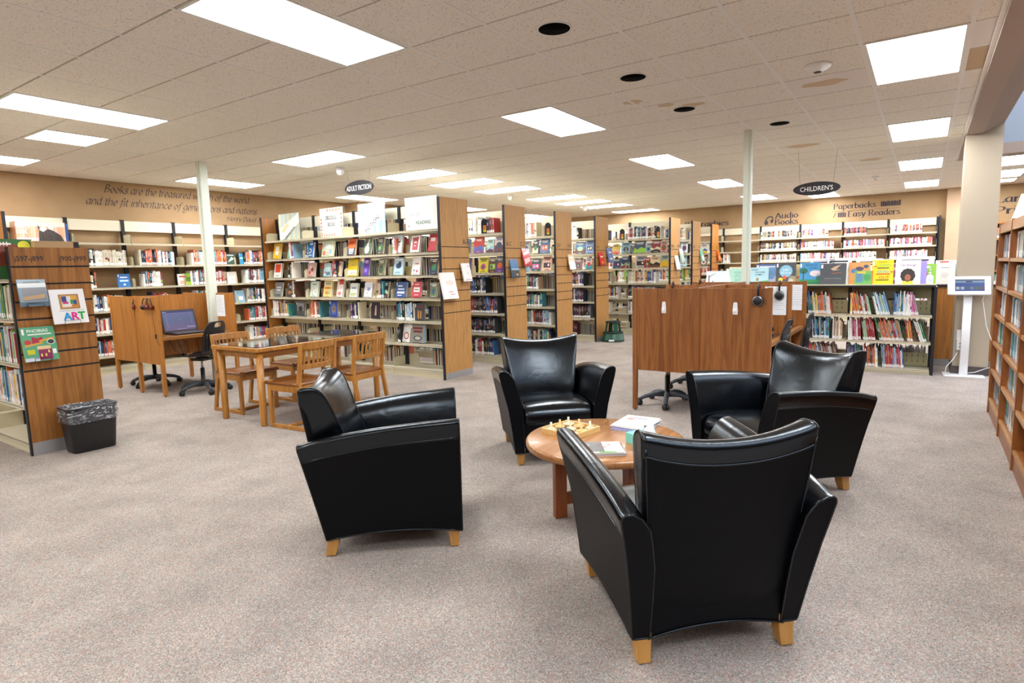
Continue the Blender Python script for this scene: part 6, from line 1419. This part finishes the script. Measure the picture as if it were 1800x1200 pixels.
# large carrel block
C2 = thing('study_carrel', 'large oak study carrel block in the centre, with white hooks on its side', 'study carrel', (0, 0, 0))
X0_, X1_, X2_ = 5.485, 6.40, 7.30; y0, ym, y1 = 1.075, 1.69, 2.29
for k, x in enumerate((X0_, X1_, X2_)):
    for y in ((y0, y1) if k else (y0, y1)): stile(C2, x, y, 1.19, .04, 'oak_carrel')
    panel(C2, x-.012, y0+.02, x+.012, ym-.0, .40 if k == 0 else .42, 1.185, 'oak_carrel'); panel(C2, x-.012, ym, x+.012, y1-.02, .40 if k == 0 else .42, 1.185, 'oak_carrel')
    MB().mat('oak_carrel').box(x-.02, ym-.022, .012 if k else .4, x+.014, ym+.022, 1.19).build('stile', C2)
for a, b in ((X0_, X1_), (X1_, X2_)):
    panel(C2, a+.015, ym-.012, b-.015, ym+.012, .42, 1.19, 'oak_carrel')
    for ya_, yb_ in ((y0, ym-.012), (ym+.012, y1)):
        MB().mat('oak_y').box(a+.013, ya_-.0, .665, b-.013, yb_, .70).build('desktop', C2)
        MB().mat('glass_top').box(a+.03, ya_+.05, .7002, b-.03, yb_-.02, .704).build('desk_mat', C2)
for y, lb in ((2.0, 'white plastic hook on the left half of the large carrel side'), (1.355, 'white plastic hook on the right half of the large carrel side')):
    h = thing('adhesive_hook', lb, 'hook', (X0_-.0125, y, .955), -pi/2)
    P = [(-.021, 0), (.021, 0), (.023, .03), (.017, .1), (.012, .107), (-.012, .107), (-.017, .1), (-.023, .03)]
    MB().mat('white_gloss').prism(P, -.006, 0).build('plate', h, mod=[('bevel', .003, 2)])
    MB().mat('white_gloss').prism([(-.013, .02), (.013, .02), (.013, .045), (-.013, .045)], -.024, -.006).build('hook_lip', h, mod=[('bevel', .003, 2)])
headphones(X0_, 1.165, 1.192, -pi/2, 'black headphones hung over near panel of the large carrel')
headphones(X1_, 1.165, 1.192, -pi/2, 'black headphones hung over the middle panel of the large carrel')
headphones(X1_, 2.24, 1.192, -pi/2, 'red and silver headphones at left end of the middle carrel panel', 'steel')
headphones(X2_, 2.22, 1.192, -pi/2, 'red and silver headphones at left end of the far carrel panel', 'steel')
sheet(X1_-.0135, 1.2, .885, .2, .28, 0, 'white instruction sheet inside the near right bay of the large carrel', -pi/2)
sheet(X2_-.0135, 1.16, .87, .2, .28, 0, 'white instruction sheet inside the far right bay of the large carrel', -pi/2)
WB = thing('webcam', 'small round black device on the desk of the near right carrel bay', 'webcam', (6.18, 1.2, .7045))
MB().mat('black_plastic').lathe([(.03, 0), (.03, .01), (.012, .02), (.012, .035)], 16).build('base', WB); MB().mat('black_plastic').lathe([(.0, .03), (.02, .035), (.032, .055), (.03, .08), (.015, .095), (0, .097)], 18, caps=False).build('head', WB)
# ============================================================ PROPS
# waste bin
TR = thing('waste_bin', 'black rectangular waste bin with clear liner beside the j597 panel', 'waste bin', (2.085, 5.705, 0), 0)
def rrect(hx, hy, r, z, n=5):
    out = []
    for cx_, cy_, a0 in ((hx-r, hy-r, 0), (-hx+r, hy-r, 90), (-hx+r, -hy+r, 180), (hx-r, -hy+r, 270)):
        for k in range(n+1): a = radians(a0+90*k/n); out.append((cx_+r*cos(a), cy_+r*sin(a), z))
    return out
TRr = [rrect(.155, .09, .04, .0), rrect(.158, .093, .04, .01), rrect(.185, .118, .045, .36), rrect(.19, .123, .045, .365), rrect(.19, .123, .045, .375), rrect(.18, .113, .04, .375), rrect(.152, .086, .035, .012)]
MB().mat('black_plastic').loft(TRr).build('bin_body', TR)
rn = random.Random(4); rings = []
for z, e in ((.25, .012), (.262, .02), (.28, .012), (.31, .018), (.345, .009), (.378, .01), (.385, .0), (.37, -.02), (.31, -.028)):
    zz = [(x*(1+e/.15)+rn.uniform(-.005, .005), y*(1+e/.1)+rn.uniform(-.005, .005), z+rn.uniform(-.006, .006)) for x, y, _ in rrect(.172+.04*(z-.25), .106+.04*(z-.25), .045, z)]
    rings.append(zz)
MB().mat('bag').loft(rings, caps=False).build('liner', TR)
# step stool
ST = thing('step_stool', 'dark green round rolling step stool beside the H-J panel', 'step stool', (10.42, 4.795, 0), .3)
MB().mat('green').lathe([(.205, .0), (.205, .05), (.198, .055), (.185, .15), (.18, .155)], 32, caps=False).build('base_skirt', ST)
MB().mat('green_dark').lathe([(.0, .157), (.12, .157), (.188, .155), (.19, .17), (.18, .178), (0, .178)], 32, caps=False).lathe([(.206, .012), (.212, .02), (.206, .03)], 32, caps=False).build('step_tread', ST)
MB().mat('green_dark').lathe([(.0, .355), (.14, .355), (.146, .362), (.146, .372), (.135, .38), (0, .38)], 28, caps=False).build('top_tread', ST)
for k in range(4):
    a = k*pi/2+.5; MB().mat('green').bar((.14*cos(a), .14*sin(a), .17), (.115*cos(a), .115*sin(a), .36), .08, .012, (cos(a), sin(a), 0)).build('leg', ST)
MB().mat('paper').add([(-.02-.2, -.05, .02), (-.22, .05, .02), (-.215, .05, .05), (-.215, -.05, .05)], [(0, 1, 2, 3)]).build('label', ST)
# touch kiosk
KI = thing('touch_kiosk', 'white catalogue kiosk with tablet screen on a slim pole', 'kiosk', (8.92, -.44, 0), -pi/2+.06)
MB().mat('white_gloss').box(-.2, -.14, 0, .2, .16, .008).build('base_plate', KI, mod=[('bevel', .002, 1)])
q = MB().mat('white_gloss'); q.loft([rrect(.042, .02, .008, .008), rrect(.042, .02, .008, 1.02)]); q.build('pole', KI)
Mk = Matrix.Translation((-.0, -.03, 1.07)) @ Matrix.Rotation(-.45, 4, 'X')
q = MB().mat('white_gloss'); q.M = Mk; q.box(-.205, -.015, -.115, .205, .02, .115); q.build('tablet_frame', KI, mod=[('bevel', .006, 2)])
q = MB().mat('screen'); q.M = Mk
def S_(x0, z0, x1, z1, c, y=-.0156): q.color(c); q.poly([(x0, z0), (x1, z0), (x1, z1), (x0, z1)], y)
S_(-.135, -.075, .145, .075, '1450b4'); S_(-.135, .034, .145, .058, 'a9c6ea', -.0162); S_(-.135, .06, .145, .075, '16386c', -.0162); S_(-.135, .02, .145, .03, '3c7ad0', -.0162); S_(-.03, .036, .03, .054, '2a3a5c', -.0168)
for k, c in enumerate(('e9eef2', 'dfe3ea', '2a6a8c', '8a90b0', '2c7a4c', '8a3a4a')): S_(-.125+k*.045, -.055, -.092+k*.045, -.018, c, -.0168)
q.build('screen', KI)
# kiosk cables and outlet
tag(MB().mat('white').tube([(8.9, -.6, 1.0), (8.93, -.58, .9), (8.96, -.6, .8), (8.94, -.63, .6), (8.9, -.68, .45), (8.88, -.74, .3)], .004, 6).build('white_cable'), 'white cable dangling from right corner of the kiosk', 'cable')
tag(MB().mat('white').tube([(8.975, -.38, .28), (8.9, -.34, .2), (8.86, -.27, .1), (8.82, -.26, .006)], .004, 6).build('white_cable'), 'white cable from the outlet down to the left of the kiosk base', 'cable')
tag(MB().mat('white').tube([(8.93, -.47, .03), (8.95, -.55, .04), (8.93, -.64, .09), (8.9, -.72, .13)], .004, 6).build('white_cable'), 'white cable at floor right of the kiosk pole', 'cable')
OT = thing('wall_outlet', 'white wall outlet with plug on column behind the kiosk', 'outlet', (9.0, -.395, .3), -pi/2)
MB().mat('white').box(-.035, -.006, .12, .035, 0, .24).build('outlet_plate', OT); MB().mat('white').box(-.03, -.045, 0, .04, -.0, .13).build('power_adapter', OT)
MB().mat('black').box(-.005, -.0465, .03, .01, -.045, .045).box(-.005, -.0465, .07, .01, -.045, .085).build('socket', OT)
# magazine display on the disc bookcase
for k, (x, bg, lb, sp_) in enumerate(((6.42, 'e6e2e4', 'white picture magazine leaning on a stand on top of the disc bookcase', [('e', .4, .4, .2, .25, 'b86a7c'), ('r', .1, .75, .8, .9, 'cfe0d4'), ('e', .6, .25, .2, .1, 'e0b49a')]), (5.9, 'e9e9ec', 'second white picture magazine on top of the disc bookcase', [('e', .5, .4, .25, .2, '8a9ac0')]))):
    display(None, x, -.66, 1.6805, .24, .25, .012, bg, sp_, lb, pi*1.28, .42, False, sticker=False)
# ============================================================ REALISE THE BOOKS
bpy.context.view_layer.update()
dg = bpy.context.evaluated_depsgraph_get()
camo = Vector((0, 0, CAMH))
def score(b):
    M = b['u'].matrix_basis @ b['M']; b['MW'] = M
    ps = [M @ Vector((b['t']/2, -.004, b['h']*f)) for f in (.5, .85, .25)]
    n = (M.to_3x3() @ Vector((0, -1, 0)))
    vis = 0; d = None
    for p in ps:
        v = p-camo; d = v.dot(fw)
        if d < .3 or n.dot(v) >= 0: continue
        px = 900+F*v.dot(rt)/d; py = 600-F*v.dot(up)/d
        if not (0 < px < 1800 and 0 < py < 1200): continue
        L = v.length; hit, loc, *_ = S.ray_cast(dg, camo, v.normalized(), distance=L-.01)
        if not hit: vis += 1
    if not vis: return 0
    v = ps[0]-camo; L = v.length
    return vis/3*b['t']*b['h']*abs(n.dot(v.normalized()))/L**2
for b in BOOKS: b['sc'] = score(b)
REST = {}
bykind = {}
for b in BOOKS: bykind.setdefault(b['k'], []).append(b)
LABELS = set()
for kind, lst in bykind.items():
    lst.sort(key=lambda b: -b['sc'])
    ind = [b for b in lst[:300] if b['sc'] > 0]; rest = lst[len(ind):]
    # visible order within each shelf row, left to right
    rows = {}
    for b in ind: rows.setdefault(b['w'], []).append(b)
    for w_, bs in rows.items():
        bs.sort(key=lambda b: b['n'])
        cc = {}
        for b in bs:
            cc[b['c']] = cc.get(b['c'], 0)+1
        seen = {}
        for b in bs:
            k = seen.get(b['c'], 0); seen[b['c']] = k+1
            noun = {'library_book': 'book', 'picture_book': 'book', 'disc_case': 'disc case'}[kind]
            tall = ('only ' if cc[b['c']] == 1 else ordn(k)+' ')
            lb = '%s%s %s from left, %s' % (tall, b['c'], noun, w_)
            if cc[b['c']] == 1: lb = 'only %s %s on %s' % (b['c'], noun, w_)
            b['lb'] = lb
    for b in ind:
        mb = MB(); book_geo(mb, b['t'], b['h'], b['d'], b['c'], b['s'], b['lab'], kind)
        o = mb.build(kind); o.matrix_basis = b['MW']
        tag(o, b['lb'], {'library_book': 'book', 'picture_book': 'picture book', 'disc_case': 'disc case'}[kind], b['w'])
    if rest:
        mb = MB()
        for b in rest:
            mb.M = b['MW']; book_geo(mb, b['t'], b['h'], b['d'], b['c'], b['s'], b['lab'], kind)
        o = mb.build(kind)
        tag(o, {'library_book': 'remaining small spines packed on the ranges and wall shelves', 'picture_book': 'remaining thin picture books, mostly hidden on low shelves', 'disc_case': 'remaining disc cases in the oak bookcase'}[kind],
            {'library_book': 'books', 'picture_book': 'picture books', 'disc_case': 'disc cases'}[kind], kind='stuff')
print('BOOKS', {k: (len(v), sum(1 for b in v if b['sc'] > 0)) for k, v in bykind.items()})
